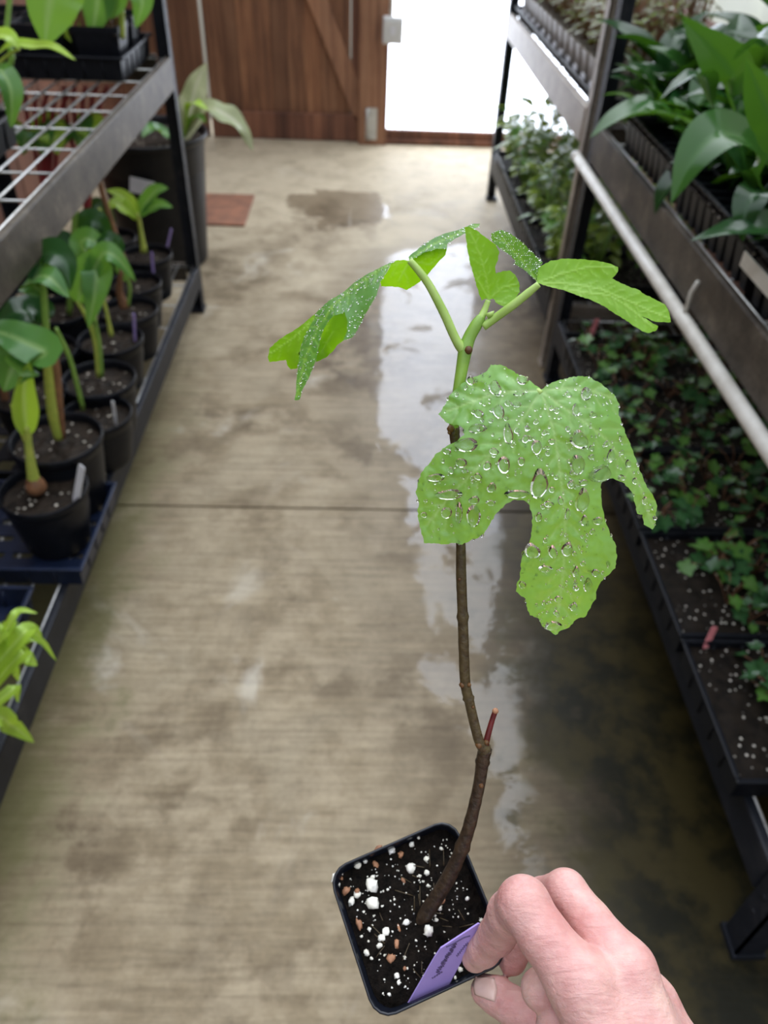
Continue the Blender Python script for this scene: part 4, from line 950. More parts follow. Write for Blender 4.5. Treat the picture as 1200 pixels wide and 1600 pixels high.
f = MB().tube(spline([sd(757, 1170, .3735), sd(762, 1150, .372), sd(769, 1125, .371), sd(774, 1111, .370)], 5), lerps([.0017, .0015, .0013, .0013], 16), 10)
f.build('cut_stub', M['red_stub'], fig)
MB().lathe([(.0001, .0012), (.0012, .001), (.0016, 0), (.0012, -.001)], 10, sd(774, 1111, .370)).build('stub_tip', M['bark'], fig)
f = MB()
for (x, y, d, r_) in ((704, 670, .329, .0022), (702, 676, .329, .0011), (732, 547, .3225, .0024), (722, 1070, .362, .0020), (733, 1070, .361, .0014), (748, 1164, .370, .0024), (752, 1228, .3735, .0016), (760, 1160, .371, .0018), (739, 1105, .364, .0010), (718, 905, .344, .001)):
    r_ *= .78; c = sd(x, y, d); f.lathe([(.0001, r_), (r_ * .7, r_ * .7), (r_, 0), (r_ * .7, -r_ * .7), (.0001, -r_)], 8, c)
f.build('buds', M['bud'], fig)['kind'] = 'stuff'
def petiole(pts, rad, mat=None):
    P_ = spline(pts, 6); return MB().tube(P_, lerps(rad, len(P_)), 12).build('petiole', mat or M['petiole'], fig)
petiole([sd(725, 549, .325), sd(712, 530, .323), sd(694, 490, .320), sd(672, 448, .317), sd(655, 424, .315), sd(640, 407, .314)], [.0024, .0019, .0019, .0017, .0016, .0014])
petiole([sd(755, 511, .324), sd(775, 496, .322), sd(800, 478, .318), sd(825, 458, .315), sd(842, 444, .313)], [.0017, .0018, .0018, .0017, .0013])
petiole([sd(750, 500, .324), sd(757, 485, .324), sd(763, 469, .323)], [.0018, .0014, .0011])
petiole([sd(713, 640, .329), sd(745, 628, .329), sd(795, 606, .322), sd(830, 607, .313), sd(846, 614, .3095)], [.0022, .0019, .0018, .0016, .0010])
MB().tube([sd(762, 494, .322), sd(768, 490, .321), sd(772, 486, .321)], [.0014, .0009, .0002], 8).build('stipule', M['petiole'], fig)

# ---- leaves: sheets curved in space, each outline at its own distance
def tps(ctrl):
    C = np.array(ctrl, float); P = C[:, :2] / 100; n = len(P)
    D = np.linalg.norm(P[:, None] - P[None], axis=2); K = np.where(D > 0, D * D * np.log(D + 1e-9), 0) + np.eye(n) * 1e-3
    A_ = np.zeros((n + 3, n + 3)); A_[:n, :n] = K; A_[:n, n] = 1; A_[:n, n + 1:] = P; A_[n:, :n] = A_[:n, n:].T
    w = np.linalg.solve(A_, np.r_[C[:, 2], 0, 0, 0])
    def ev(q):
        q = np.atleast_2d(np.array(q, float))[:, :2] / 100; D = np.linalg.norm(q[:, None] - P[None], axis=2)
        return np.where(D > 0, D * D * np.log(D + 1e-9), 0) @ w[:n] + w[n] + q @ w[n + 1:]
    return ev
def in_poly(pts, poly):
    x, y = pts[:, 0], pts[:, 1]; ins = np.zeros(len(pts), bool); q = np.array(poly)
    for (x0, y0), (x1, y1) in zip(q, np.roll(q, -1, 0)):
        c = (y0 > y) != (y1 > y); ins ^= c & (x < (x1 - x0) * (y - y0) / (y1 - y0 + 1e-12) + x0)
    return ins
def seg_dist(pts, line):
    d = np.full(len(pts), 1e9)
    for a, b in zip(line[:-1], line[1:]):
        a, b = np.array(a, float), np.array(b, float); ab = b - a; t = np.clip(((pts - a) @ ab) / (ab @ ab + 1e-9), 0, 1)
        d = np.minimum(d, np.linalg.norm(pts - a - t[:, None] * ab, axis=1))
    return d
def laterals(line, ln, every, ang=52, seed=0):
    out = []; rnd = random.Random(seed); P_ = [Vector((x, y, 0)) for x, y in line]; acc = 0; side = 1
    for a, b in zip(P_[:-1], P_[1:]):
        L_ = (b - a).length; t = (b - a).normalized(); s = every - acc
        while s < L_:
            p = a + t * s
            for sg in (1, -1):
                c, s_ = math.cos(math.radians(ang)), math.sin(math.radians(ang)) * sg; v = Vector((t.x * c - t.y * s_, t.x * s_ + t.y * c, 0)); k = ln * rnd.uniform(.7, 1.1)
                q = p + v * k * .6; e = q + (v + t * .5).normalized() * k * .5
                out.append([(p.x, p.y), (q.x, q.y), (e.x, e.y)])
            s += every
        acc = (acc + L_) % every
    return out
def leaf_sheet(name, patches, mat, step=4.0, serr=1.2, veins=(), minor=(), vw=1.7, bulge=.0006, seed=0):
    """patches: (outline, depth controls, upper face towards the viewer?)"""
    VS, FS, VE = [], [], []; rnd = random.Random(seed); info = []
    for pi, (outl, ctrl, front) in enumerate(patches):
        ev = tps(ctrl); den = []
        for a, b in zip(outl, outl[1:] + outl[:1]):
            a, b = np.array(a, float), np.array(b, float); L_ = np.linalg.norm(b - a); k = max(1, int(L_ / step)); nrm = np.array([b[1] - a[1], a[0] - b[0]]) / (L_ + 1e-9)
            for i in range(k):
                q = a + (b - a) * i / k
                if i > 0: q = q + nrm * rnd.uniform(-1, 1) * serr
                den.append(q)
        den = np.array(den); lo, hi = den.min(0), den.max(0)
        g = np.array([(x + (step / 2 if j % 2 else 0), y) for j, y in enumerate(np.arange(lo[1], hi[1], step * .87)) for x in np.arange(lo[0], hi[0], step)])
        if len(g):
            g = g[in_poly(g, den)]
            dm = np.min(np.linalg.norm(g[:, None] - den[None], axis=2), axis=1) if len(g) else []
            g = g[dm > step * .6] if len(g) else g
        al = np.vstack([den, g]) if len(g) else den
        v2, _, f2, _, _, _ = delaunay_2d_cdt([Vector(p) for p in al], [], [list(range(len(den)))], 1, 1e-4)
        v2 = np.array([tuple(v) for v in v2]); d = ev(v2)
        dv = np.full(len(v2), 1e9); dn = np.full(len(v2), 1e9)
        for l_ in veins: dv = np.minimum(dv, seg_dist(v2, l_))
        for l_ in minor: dn = np.minimum(dn, seg_dist(v2, l_))
        vein = np.clip(np.exp(-(dv / vw) ** 2) + .55 * np.exp(-(dn / (vw * .8)) ** 2), 0, 1)
        nz = np.array([noise.noise(Vector((x * .045, y * .045, seed))) + .5 * noise.noise(Vector((x * .12, y * .12, seed + 5))) for x, y in v2])
        sg = 1 if front else -1
        d = d - sg * bulge * (1 - np.exp(-(np.minimum(dv, dn) / 9) ** 2)) + nz * bulge * .8
        k = len(VS)
        for (x, y), dd in zip(v2, d): VS.append(fl(dep(x, y, dd)))
        VE += list(vein)
        for f_ in f2:
            a, b, c = [v2[i] for i in f_]; cr = (b[0] - a[0]) * (c[1] - a[1]) - (b[1] - a[1]) * (c[0] - a[0])
            # y runs down: cr > 0 is clockwise on screen -> faces away from the viewer
            face_view = cr < 0
            FS.append(tuple(k + i for i in (f_ if face_view == front else f_[::-1])))
        info.append((v2, ev))
    me = bpy.data.meshes.new(name); me.from_pydata([tuple(v) for v in VS], [], FS); me.update(); set_vein(me, VE)
    for p in me.polygons: p.use_smooth = True
    bm = bmesh.new(); bm.from_mesh(me); bmesh.ops.remove_doubles(bm, verts=bm.verts, dist=.00012); bm.to_mesh(me); bm.free()
    return link(name, me, mat, fig), info

def Z3(l): return [(630 + x / 2.927, 560 + y / 2.927) for x, y in l]
big = Z3([(630, 142), (680, 110), (740, 92), (800, 80), (850, 85), (890, 105), (930, 135), (965, 165), (990, 210), (985, 250), (1000, 300), (1020, 350), (1045, 410), (1070, 480), (1095, 540), (1115, 590), (1140, 620), (1162, 675), (1155, 720), (1150, 770), (1140, 783), (1115, 768), (1100, 760), (1095, 715), (1070, 710), (1062, 670), (1050, 620), (1030, 590), (1000, 565), (960, 548), (930, 548), (905, 570), (905, 610), (910, 680), (925, 740), (945, 800), (975, 860), (978, 910), (970, 960), (940, 990), (905, 1020), (885, 1060), (882, 1100), (860, 1130), (835, 1180), (790, 1195), (760, 1230), (720, 1245), (697, 1265), (660, 1240), (635, 1225), (620, 1190), (580, 1175), (567, 1140), (560, 1100), (515, 1065), (518, 1035), (535, 1000), (540, 930), (545, 900), (565, 870), (580, 830), (590, 770), (590, 720), (578, 670), (550, 648), (510, 645), (470, 665), (430, 705), (400, 750), (370, 800), (345, 820), (310, 830), (270, 852), (230, 845), (185, 850), (140, 845), (95, 845), (80, 780), (68, 730), (65, 690), (72, 660), (58, 620), (65, 570), (85, 520), (120, 480), (145, 440), (200, 400), (250, 375), (280, 350), (275, 320), (250, 305), (200, 295), (160, 255), (190, 215), (215, 165), (250, 130), (300, 95), (350, 75), (385, 55), (400, 28), (450, 30), (500, 55), (540, 85), (585, 105)])
bigc = [(*Z3([(x, y)])[0], d) for x, y, d in ((630, 150, .3095), (700, 400, .3085), (735, 700, .313), (720, 1000, .3225), (697, 1260, .334), (350, 520, .312), (90, 780, .327), (60, 600, .325), (180, 250, .3215), (400, 40, .3185), (800, 85, .3145), (980, 220, .3185), (1000, 430, .318), (1150, 760, .335), (540, 1030, .326), (970, 900, .325), (450, 300, .310), (850, 300, .3095), (560, 600, .3125), (905, 600, .3135))]
bv = [Z3(l) for l in ([(632, 145), (665, 250), (690, 330), (712, 480), (732, 620), (742, 780), (735, 950), (718, 1100), (697, 1250)], [(630, 150), (560, 255), (470, 370), (360, 480), (230, 610), (110, 760)], [(625, 148), (520, 148), (400, 165), (200, 240)], [(636, 150), (720, 215), (830, 290), (930, 370), (1020, 480), (1090, 600), (1140, 760)], [(640, 146), (760, 135), (860, 145), (960, 180)])]
bm_ = sum((laterals(l, 34, 26, 50, i) for i, l in enumerate(bv)), [])
big_leaf_o, big_info = leaf_sheet('leaf', [(big, bigc, True)], M['fig'], 3.4, 1.0, bv, bm_, 1.9, .0009, 1)
big_leaf_o['label'] = 'largest leaf, lobed and covered in water drops'

def Z1(l): return [(400 + x / 3.529, 320 + y / 3.529) for x, y in l]
def dz(l, conv): return [(*conv([(x, y)])[0], d) for x, y, d in l]
lA = Z1([(845, 308), (842, 288), (870, 262), (920, 222), (990, 178), (1060, 153), (1130, 133), (1200, 104), (1235, 104), (1228, 122), (1150, 160), (1100, 185), (1055, 215), (1052, 240), (1000, 242), (930, 262), (862, 300)])
lB = Z1([(845, 308), (862, 300), (930, 262), (1000, 242), (1052, 240), (1045, 275), (1010, 310), (960, 370), (925, 408), (880, 440), (832, 470), (790, 455), (740, 450), (690, 450), (685, 425), (715, 380), (748, 322), (770, 308), (810, 304)])
lC = Z1([(845, 308), (810, 304), (770, 308), (748, 316), (700, 338), (600, 390), (540, 430), (470, 490), (400, 530), (335, 592), (320, 630), (300, 665), (270, 725), (245, 790), (235, 860), (225, 950), (220, 1040), (213, 1078), (240, 1075), (255, 1020), (290, 960), (325, 870), (335, 835), (350, 760), (370, 690), (400, 642), (430, 612), (490, 592), (505, 640), (502, 700), (480, 750), (530, 732), (560, 690), (600, 610), (640, 540), (665, 500), (680, 450), (685, 425), (715, 380), (748, 322), (770, 308)][3:])
lD = Z1([(430, 612), (490, 592), (505, 640), (502, 700), (480, 750), (450, 772), (430, 800), (390, 840), (330, 868), (335, 835), (350, 760), (370, 690), (400, 642)])
lE = Z1([(335, 592), (290, 630), (240, 672), (180, 710), (130, 740), (75, 790), (65, 840), (75, 868), (120, 862), (165, 855), (175, 890), (190, 907), (228, 902), (235, 860), (245, 790), (270, 725), (300, 665), (320, 630)])
cA = dz([(845, 308, .314), (1000, 180, .3195), (1235, 106, .328), (1000, 242, .316), (930, 262, .3145), (1055, 225, .318)], Z1)
cB = dz([(845, 308, .314), (930, 262, .3145), (1052, 240, .318), (830, 468, .333), (690, 450, .327), (748, 322, .3155), (960, 370, .329)], Z1)
cC = dz([(748, 318, .3155), (600, 390, .318), (470, 490, .319), (335, 592, .321), (270, 725, .318), (213, 1078, .314), (335, 835, .312), (430, 612, .310), (560, 690, .306), (685, 425, .308), (640, 450, .3085)], Z1)
cD = dz([(430, 612, .310), (505, 660, .313), (335, 835, .312), (400, 820, .322), (480, 750, .318)], Z1)
cE = dz([(335, 592, .321), (245, 790, .3185), (235, 860, .318), (65, 840, .334), (180, 900, .330), (130, 740, .331)], Z1)
vl = [Z1(l) for l in ([(845, 305), (700, 345), (560, 440), (430, 550), (340, 680), (270, 850), (225, 1060)], [(845, 305), (960, 330), (1040, 260)], [(845, 308), (790, 420)], [(430, 700), (360, 820)], [(330, 620), (200, 740), (80, 820)], [(845, 300), (980, 215), (1220, 112)])]
left_leaf, left_info = leaf_sheet('leaf', [(lA, cA, True), (lB, cB, False), (lC, cC, True), (lD, cD, False), (lE, cE, False)], M['fig_young'], 3.2, .5, vl, sum((laterals(l, 20, 18, 50, i) for i, l in enumerate(vl)), []), 1.3, .0004, 2)
left_leaf['label'] = 'drooping left leaf folded over, top dark and beaded, underside lime'

def Z2(l): return [(700 + x / 3.3333, 330 + y / 3.3333) for x, y in l]
r1 = Z2([(460, 370), (465, 330), (475, 285), (520, 268), (535, 256), (560, 255), (600, 247), (640, 248), (700, 250), (740, 256), (780, 258), (820, 268), (850, 275), (885, 290), (885, 315), (870, 335), (855, 350), (875, 362), (900, 375), (960, 400), (990, 408), (1020, 430), (1080, 460), (1130, 485), (1150, 520), (1160, 578), (1110, 578), (1070, 572), (1040, 558), (1010, 548), (1050, 572), (1095, 600), (1080, 625), (1040, 635), (1010, 625), (980, 605), (950, 585), (890, 545), (850, 520), (820, 500), (750, 465), (680, 440), (600, 410), (520, 392)])
r2 = Z2([(225, 115), (255, 102), (285, 98), (330, 120), (365, 145), (400, 175), (450, 225), (495, 268), (475, 285), (465, 330), (460, 362), (445, 350), (430, 335), (390, 300), (345, 275), (350, 255), (310, 220), (270, 195), (225, 150)])
c1 = dz([(460, 370, .313), (475, 285, .314), (700, 380, .311), (885, 290, .307), (1160, 578, .303), (1040, 635, .300), (680, 440, .3085), (650, 250, .313)], Z2)
c2 = dz([(460, 370, .3132), (475, 285, .3142), (225, 120, .330), (350, 260, .324), (400, 175, .321)], Z2)
vr = [Z2(l) for l in ([(462, 378), (560, 374), (680, 385), (800, 410), (920, 460), (1040, 515), (1150, 560)], [(470, 372), (600, 325), (720, 295), (870, 295)], [(475, 382), (600, 405), (720, 425), (840, 440), (940, 500), (1070, 610)], [(462, 360), (400, 270), (280, 140)])]
right_leaf, right_info = leaf_sheet('leaf', [(r1, c1, False), (r2, c2, True)], M['fig_young'], 3.2, .7, vr, sum((laterals(l, 22, 20, 48, i) for i, l in enumerate(vr)), []), 1.4, .0004, 3)
right_leaf['label'] = 'right leaf seen from its bright lime underside'
mm = Z2([(215, 462), (200, 455), (175, 465), (160, 430), (145, 370), (125, 310), (105, 220), (95, 150), (85, 85), (105, 80), (150, 100), (170, 118), (200, 140), (250, 175), (267, 210), (262, 250), (245, 290), (250, 325), (285, 312), (320, 308), (350, 330), (370, 370), (375, 420), (355, 445), (350, 480), (325, 515), (290, 495), (255, 480), (235, 455)])
cm = dz([(215, 462, .323), (220, 350, .321), (95, 85, .313), (260, 200, .322), (370, 400, .326), (325, 515, .322), (130, 320, .317)], Z2)
vm = [Z2(l) for l in ([(215, 462), (200, 350), (170, 230), (110, 95)], [(215, 460), (280, 400), (360, 380)], [(215, 462), (180, 400), (140, 320)], [(215, 462), (300, 480)])]
mid_leaf, mid_info = leaf_sheet('leaf', [(mm, cm, False)], M['fig_young'], 3.0, .7, vm, sum((laterals(l, 18, 18, 50, i) for i, l in enumerate(vm)), []), 1.3, .0004, 4)
mid_leaf['label'] = 'small upright topmost leaf'

# ---- water drops
def drop_mesh(cx, cy, rx, ry, ev, lift, seed, ni=5, nj=14, hk=.42):
    """flattened bead sitting on the leaf, footprint rx, ry (px) about cx, cy"""
    rnd = random.Random(seed); vs = []; d0 = float(ev([(cx, cy)])[0]); hpx = min(rx, ry) * hk
    ph = rnd.uniform(0, 6.28)
    def at(x, y, h):
        d = float(ev([(x, y)])[0]) - lift; p = dep(x, y, d); q = dep(x, y, d - h * d0 / F); return fl(q)
    for i in range(ni + 1):
        u = i / (ni + 1); w = math.sqrt(max(0, 1 - u * u))
        for j in range(nj):
            a = 2 * math.pi * j / nj; k = 1 + .12 * math.sin(2 * a + ph) + .06 * math.sin(3 * a + ph * 2)
            # teardrop: heavier at the bottom
            yy = math.sin(a); xx = math.cos(a) * (1 - .22 * (yy < 0) * abs(yy))
            vs.append(at(cx + xx * rx * w * k, cy + yy * ry * w * k + ry * .12 * u, hpx * u))
    vs.append(at(cx, cy + ry * .1, hpx)); vs.append(at(cx, cy, -hpx * .05))
    fs = [(i * nj + j, i * nj + (j + 1) % nj, (i + 1) * nj + (j + 1) % nj, (i + 1) * nj + j) for i in range(ni) for j in range(nj)]
    fs += [(ni * nj + j, ni * nj + (j + 1) % nj, (ni + 1) * nj) for j in range(nj)] + [((j + 1) % nj, j, (ni + 1) * nj + 1) for j in range(nj)]
    # outward as seen from the viewer: y down, so turn the loops over
    return vs, [f_[::-1] for f_ in fs]
ev = big_info[0][1]
DR = [(437, 243, 30, 30), (345, 252, 21, 21), (803, 370, 44, 42), (797, 485, 32, 52), (610, 405, 22, 38), (560, 368, 18, 17), (460, 485, 33, 36), (290, 395, 50, 36), (265, 477, 25, 24), (405, 590, 21, 24), (622, 572, 43, 66), (902, 528, 52, 42), (820, 648, 33, 56), (520, 620, 54, 22), (590, 880, 34, 38), (685, 885, 21, 30), (750, 872, 24, 36), (845, 1035, 21, 32), (650, 962, 30, 18), (838, 160, 29, 28), (755, 165, 18, 12), (545, 98, 26, 24), (420, 135, 30, 34), (308, 102, 20, 20), (198, 705, 29, 24), (212, 622, 60, 26), (322, 718, 38, 46), (255, 705, 18, 46), (665, 666, 22, 15), (620, 725, 15, 22), (385, 490, 19, 20), (415, 425, 22, 16), (868, 257, 18, 15), (950, 445, 20, 30), (865, 792, 13, 13), (828, 740, 17, 24), (890, 742, 22, 20), (710, 1100, 22, 14), (685, 1222, 44, 20), (790, 1052, 13, 13), (823, 938, 13, 12), (768, 575, 16, 22), (340, 320, 48, 20), (480, 345, 22, 50), (325, 648, 24, 20), (500, 20 + 60, 0, 0), (862, 410, 13, 13), (862, 450, 14, 13), (608, 290, 13, 12), (568, 318, 13, 13), (645, 340, 11, 12), (680, 380, 15, 14), (660, 435, 11, 11), (520, 330, 14, 12), (218, 512, 15, 15), (283, 515, 14, 12), (342, 540, 18, 16), (720, 650, 13, 20), (752, 712, 13, 26), (880, 980, 17, 20), (725, 965, 11, 11), (790, 975, 15, 26), (700, 1165, 14, 12), (780, 1135, 16, 22), (930, 390, 14, 14), (1000, 430, 12, 12), (1030, 480, 14, 18), (1000, 545, 20, 14), (1060, 560, 14, 14), (1105, 650, 14, 18), (790, 235, 18, 28), (520, 210, 20, 14), (480, 205, 16, 15), (400, 285, 11, 11), (700, 240, 13, 12), (530, 160, 26, 12), (150, 545, 40, 20), (400, 660, 26, 12), (95, 715, 16, 12), (935, 640, 10, 14), (680, 600, 13, 15), (700, 545, 10, 10), (775, 525, 14, 10), (825, 568, 22, 14), (540, 470, 18, 18), (470, 275, 11, 11), (200, 425, 22, 12), (545, 1035, 16, 20)]
for k, (x, y, rx, ry) in enumerate(DR):
    if rx == 0 or not in_poly(np.array(Z3([(x, y)])), big)[0]: continue
    X, Y = Z3([(x, y)])[0]; vs, fs = drop_mesh(X, Y, rx / 2.927, ry / 2.927, ev, .0013, k, 5, 14, .46)
    f = MB().add(vs, fs, True); f.build('water_drop', M['water'], big_leaf_o)
def small_drops(owner, info, n, seed, rmin, rmax, only, margin=1.0):
    rnd = random.Random(seed); f = MB(); c = 0
    for pi in only:
        v2, ev_ = info[pi]; idx = list(range(len(v2))); rnd.shuffle(idx)
        for i in idx[:int(n * len(v2) / sum(len(info[q][0]) for q in only))]:
            r_ = rnd.uniform(rmin, rmax) * (1 if rnd.random() < .8 else 1.7); x, y = v2[i]
            vs, fs = drop_mesh(x, y, r_, r_ * rnd.uniform(.9, 1.35), ev_, .0008, seed + i, 3, 7, .5); f.add(vs, fs, True)
    o = f.build('water_beads', M['water'], owner); o['kind'] = 'stuff'; return o
small_drops(big_leaf_o, big_info, 520, 11, .8, 2.4, [0])
small_drops(left_leaf, left_info, 260, 12, .6, 1.4, [0, 2])
small_drops(right_leaf, right_info, 160, 13, .5, 1.2, [1])

# ---- lavender label standing in the pot
LD = [(638, 1566), (699, 1542), (751, 1444), (747, 1441), (686, 1473), (677, 1488)]
LB = soil_depth(640, 1566, SD) - .001
dd = [LB, soil_depth(699, 1542, SD) - .001, LB - .017, LB - .0175, LB - .0135, LB - .0115]
lab = empty('plant_tag', dep(*LD[0], LB), 'lavender plant tag with grey handwriting standing in the held square pot', 'plant tag', 'plant tags stuck in the pots and trays')
P_ = [dep(*q, d) for q, d in zip(LD, dd)]
e1, e2 = (P_[1] - P_[0]), (P_[2] - P_[1]); nl = e1.cross(e2).normalized(); o0 = P_[0]
P_ = [p - nl * (p - o0).dot(nl) for p in P_]
tv = (dep(600, 800, .01) - dep(600, 800, .3)); nl = nl if nl.dot(Vector(CAMP) - P_[0]) > 0 else -nl
dn = (P_[0] - P_[5]).normalized() * .0015
P_ = [P_[0] + dn, P_[1] + dn] + P_[1:5] + [P_[5], P_[0]]
P_ = [P_[0], P_[1]] + P_[2:]
n = len(P_); vs = [p - lab.location + nl * s for s in (-.0004, .0004) for p in P_]
MB().add(vs, [tuple(range(n - 1, -1, -1)), tuple(range(n, 2 * n))] + [(i, (i + 1) % n, n + (i + 1) % n, n + i) for i in range(n)]).build('tag_strip', M['lavender'], lab)
def Z6(x, y): return 630 + x / 8.571, 1430 + y / 8.571
def on_label(x, y):
    px, py = Z6(x, y); v = Vector(ray(px, py)); c = Vector(CAMP); t = (P_[2] - c).dot(nl) / v.dot(nl); return c + v * t + nl * .0006 - lab.location
f = MB()
def stroke(pts, r=.00022): f.tube(spline([on_label(*p) for p in pts], 4), r, 5)
stroke([(570, 412), (640, 380), (720, 335), (800, 290), (890, 262)], .0003)
rr = random.Random(3)
pth = []                                                     # one cursive word running down the tag
for k in range(46):
    u = k / 45; x = 700 - 255 * u; y = 360 + 400 * u; a = (1 if k % 2 else -1) * rr.uniform(14, 34); pth.append((x + a * .9, y + a * .25 + rr.uniform(-8, 8)))
stroke(pth, .00021)
pth = []
for k in range(10):
    u = k / 9; a = (1 if k % 2 else -1) * 14; pth.append((520 - 140 * u + a, 740 + 95 * u))
stroke(pth, .00018)
pth = []
for k in range(16):
    u = k / 15; a = (1 if k % 2 else -1) * rr.uniform(8, 18); pth.append((860 - 150 * u + a, 350 + 190 * u + a * .3))
stroke(pth, .00013)
f.build('handwriting', M['ink'], lab)

# ------------------------------------------------------------------ the hand
def surface_nets(S, org, h):
    ins = S < 0; nx, ny, nz = S.shape
    c = np.zeros((nx - 1, ny - 1, nz - 1), int)
    for a in (0, 1):
        for b in (0, 1):
            for d in (0, 1): c += ins[a:nx - 1 + a, b:ny - 1 + b, d:nz - 1 + d]
    act = (c > 0) & (c < 8); idx = -np.ones(act.shape, int); I = np.argwhere(act); idx[act] = np.arange(len(I))
    acc = np.zeros((len(I), 3)); cnt = np.zeros(len(I))
    cor = [(a, b, d) for a in (0, 1) for b in (0, 1) for d in (0, 1)]
    for p in cor:
        for ax in range(3):
            if p[ax] == 0:
                q = list(p); q[ax] = 1
                s0 = S[I[:, 0] + p[0], I[:, 1] + p[1], I[:, 2] + p[2]]; s1 = S[I[:, 0] + q[0], I[:, 1] + q[1], I[:, 2] + q[2]]
                m = (s0 < 0) != (s1 < 0); t = np.where(m, s0 / (s0 - s1 + 1e-20), 0)
                pt = np.array(p, float)[None] + np.zeros((len(I), 3)); pt[:, ax] += t
                acc[m] += pt[m]; cnt[m] += 1
    V = org + (I + acc / cnt[:, None]) * h; Q = []
    for ax in range(3):
        b, d = [(1, 2), (2, 0), (0, 1)][ax]
        sl0 = [slice(None)] * 3; sl1 = [slice(None)] * 3; sl0[ax] = slice(0, -1); sl1[ax] = slice(1, None)
        e = np.argwhere(ins[tuple(sl0)] != ins[tuple(sl1)]); e = e[(e[:, b] > 0) & (e[:, d] > 0)]
        lim = np.array(act.shape); e = e[(e[:, 0] < lim[0]) & (e[:, 1] < lim[1]) & (e[:, 2] < lim[2])]
        ob = np.zeros(3, int); ob[b] = 1; od = np.zeros(3, int); od[d] = 1
        g = lambda o: idx[tuple((e - o).T)]
        quad = np.stack([g(ob + od), g(od), g(0 * ob), g(ob)], 1)
        fl_ = ins[tuple(e.T)]; quad[~fl_] = quad[~fl_][:, ::-1]; Q.append(quad)
    return V, np.vstack(Q)
def cpt(px, py, d): return np.array([(px - CX) / F * d, (py - CY) / F * d, d])
def build_hand():
    # joints in the viewer's frame: (px, py, distance, radius in metres)
    def chain(pts): return [(cpt(*p[:3]), p[3]) for p in pts]
    index = chain([(742, 1497, .392, .0068), (756, 1484, .386, .0078), (776, 1462, .376, .0088), (797, 1428, .362, .0104), (818, 1412, .351, .0118), (850, 1463, .343, .0114), (905, 1535, .334, .0140)])
    middle = chain([(800, 1500, .405, .0075), (822, 1440, .398, .0090), (848, 1402, .387, .0092), (884, 1392, .371, .0098), (922, 1440, .357, .0098), (978, 1515, .342, .0128)])
    ring = chain([(845, 1545, .412, .0075), (868, 1490, .410, .0085), (905, 1452, .398, .0092), (955, 1480, .378, .0095), (1015, 1570, .352, .0125)])
    little = chain([(890, 1600, .410, .0068), (915, 1555, .408, .0075), (950, 1530, .396, .0080), (995, 1560, .378, .0085), (1040, 1650, .356, .0115)])
    thumb = chain([(759, 1548, .3985, .0078), (776, 1556, .394, .0088), (800, 1572, .388, .0090), (830, 1590, .382, .0094), (875, 1640, .372, .0110), (935, 1740, .355, .0150)])
    palm = [chain([(905, 1535, .334, .0140), (990, 1720, .322, .0190), (1060, 1860, .300, .0220)]), chain([(978, 1515, .342, .0128), (1035, 1700, .326, .0180), (1090, 1850, .302, .0220)]),
            chain([(1015, 1570, .352, .0125), (1068, 1700, .335, .0190), (1115, 1850, .306, .0230)]), chain([(1040, 1650, .356, .0115), (1065, 1760, .342, .0160), (1110, 1870, .310, .0200)]),
            chain([(935, 1740, .355, .0150), (1000, 1830, .325, .0190), (1070, 1900, .302, .0210)]), chain([(885, 1620, .358, .0125), (950, 1700, .345, .0170)]),
            chain([(1075, 1860, .300, .0240), (1240, 2300, .235, .0270), (1420, 2900, .17, .0320)])]
    web = [(cpt(846, 1546, .354), .0095), (cpt(880, 1612, .349), .0125)]
    # grid
    allp = np.array([p for c in (index, middle, ring, little, thumb, *palm) for p, _ in c])
    lo, hi = allp.min(0) - .036, allp.max(0) + .036; h = .00125
    ns = ((hi - lo) / h).astype(int) + 2
    ax = [lo[i] + h * np.arange(ns[i], dtype=np.float32) for i in range(3)]
    X, Y, Z = [a.astype(np.float32) for a in np.meshgrid(*ax, indexing='ij')]
    def cone(a, ra, b, rb):
        ab = b - a; L2 = ab @ ab; t = np.clip(((X - a[0]) * ab[0] + (Y - a[1]) * ab[1] + (Z - a[2]) * ab[2]) / L2, 0, 1)
        return np.sqrt((X - a[0] - t * ab[0]) ** 2 + (Y - a[1] - t * ab[1]) ** 2 + (Z - a[2] - t * ab[2]) ** 2) - (ra + (rb - ra) * t)
    def smin(a, b, k):
        if a is None: return b
        hh = np.clip(.5 + .5 * (b - a) / k, 0, 1); return b + (a - b) * hh - k * hh * (1 - hh)
    def fing(c, k=.0025):
        s = None
        for (a, ra), (b, rb) in zip(c[:-1], c[1:]): s = smin(s, cone(a, ra, b, rb), k)
        return s
    S = None
    for c in palm: S = smin(S, fing(c, .008), .010)
    fs = None
    for c in (index, middle, ring, little): q = fing(c); fs = q if fs is None else smin(fs, q, .0012)
    S = smin(S, fs, .0045)
    S = smin(S, fing(thumb), .004)
    for p, r_ in web: S = smin(S, np.sqrt((X - p[0]) ** 2 + (Y - p[1]) ** 2 + (Z - p[2]) ** 2) - r_, .004)
    # folds pressed into the skin: (points px, py, d), depth
    for pts, r_ in (([(835, 1578, .345), (850, 1577, .341), (872, 1566, .337)], .0013),):
        q = [cpt(*p) for p in pts]
        for a, b in zip(q[:-1], q[1:]): S = -smin(-S, cone(a, r_, b, r_), .002) if False else np.maximum(S, -cone(a, r_, b, r_))
    V, Q = surface_nets(S, lo, h)
    # relax
    E_ = np.vstack([Q[:, [0, 1]], Q[:, [1, 2]], Q[:, [2, 3]], Q[:, [3, 0]]]); E_ = np.vstack([E_, E_[:, ::-1]])
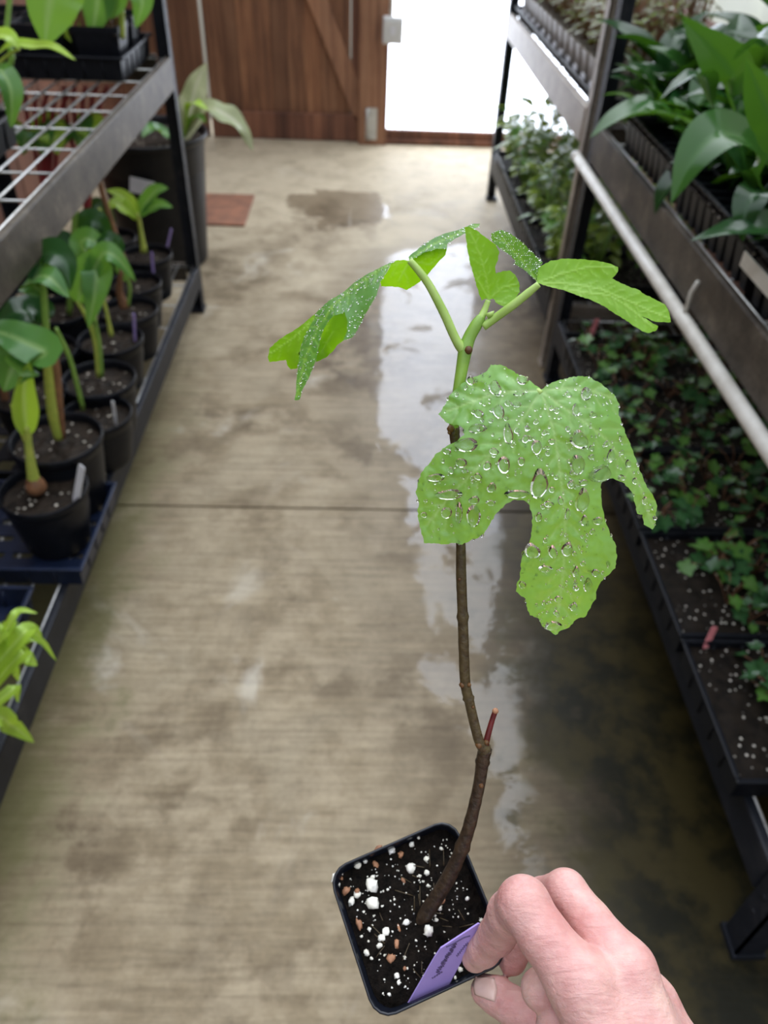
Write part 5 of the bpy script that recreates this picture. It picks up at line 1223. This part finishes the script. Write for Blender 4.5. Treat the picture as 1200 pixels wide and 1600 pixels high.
    for it in range(6):
        s = np.zeros_like(V); n_ = np.zeros(len(V)); np.add.at(s, E_[:, 0], V[E_[:, 1]]); np.add.at(n_, E_[:, 0], 1)
        V = V + (.5 if it % 2 == 0 else -.45) * (s / n_[:, None] - V)
    Wv = CAMP + V @ RW.T
    return Wv, Q, V
Wv, Q, Vc = build_hand()
hand_loc = Vector(Wv.mean(0))
me = bpy.data.meshes.new('person'); me.from_pydata([tuple(v) for v in (Wv - np.array(hand_loc))], [], [tuple(int(i) for i in q) for q in Q]); me.update()
bm = bmesh.new(); bm.from_mesh(me); bmesh.ops.recalc_face_normals(bm, faces=bm.faces); bm.to_mesh(me); bm.free()
person = link('person', me, M['skin'], None, True); person.location = hand_loc
tag(person, 'bare right hand of a person pinching the rim of the square pot', 'person')
# thumbnail: a curved plate laid on the skin of the thumb tip
from mathutils.bvhtree import BVHTree
bvh = BVHTree.FromPolygons([Vector(v) for v in Wv], [tuple(int(i) for i in q) for q in Q])
def on_skin(px, py):
    d = Vector(ray(px, py)).normalized(); hit = bvh.ray_cast(Vector(CAMP), d); return hit[0], hit[1]
nv = []; NU, NV_ = 9, 11; ok = True
NC = [(740, 1527), (744, 1524), (777, 1531), (775, 1562), (738, 1552)]
for j in range(NV_):
    v = j / (NV_ - 1)
    for i in range(NU):
        u = i / (NU - 1)
        a = np.array([739.5 + 2 * abs(v - .5) * 3, 1526 + 28 * v]); b = np.array([777 - 4 * abs(v - .5) * 2, 1529 + 36 * v]); q = a + (b - a) * u
        p, nr = on_skin(*q)
        if p is None: p, nr = dep(q[0], q[1], .39), Vector((0, 0, 1))
        if nr.dot(Vector(CAMP) - p) < 0: nr = -nr
        rim = min(u, 1 - u, v, 1 - v)
        nv.append(p + nr * (.0006 if rim > .05 else .0001))
f = MB().add([p - hand_loc for p in nv], [(j * NU + i, j * NU + i + 1, (j + 1) * NU + i + 1, (j + 1) * NU + i) for j in range(NV_ - 1) for i in range(NU - 1)], True)
o = f.build('fingernail', M['nail'], person); s_ = o.modifiers.new('thickness', 'SOLIDIFY'); s_.thickness = .0006; s_.offset = 0
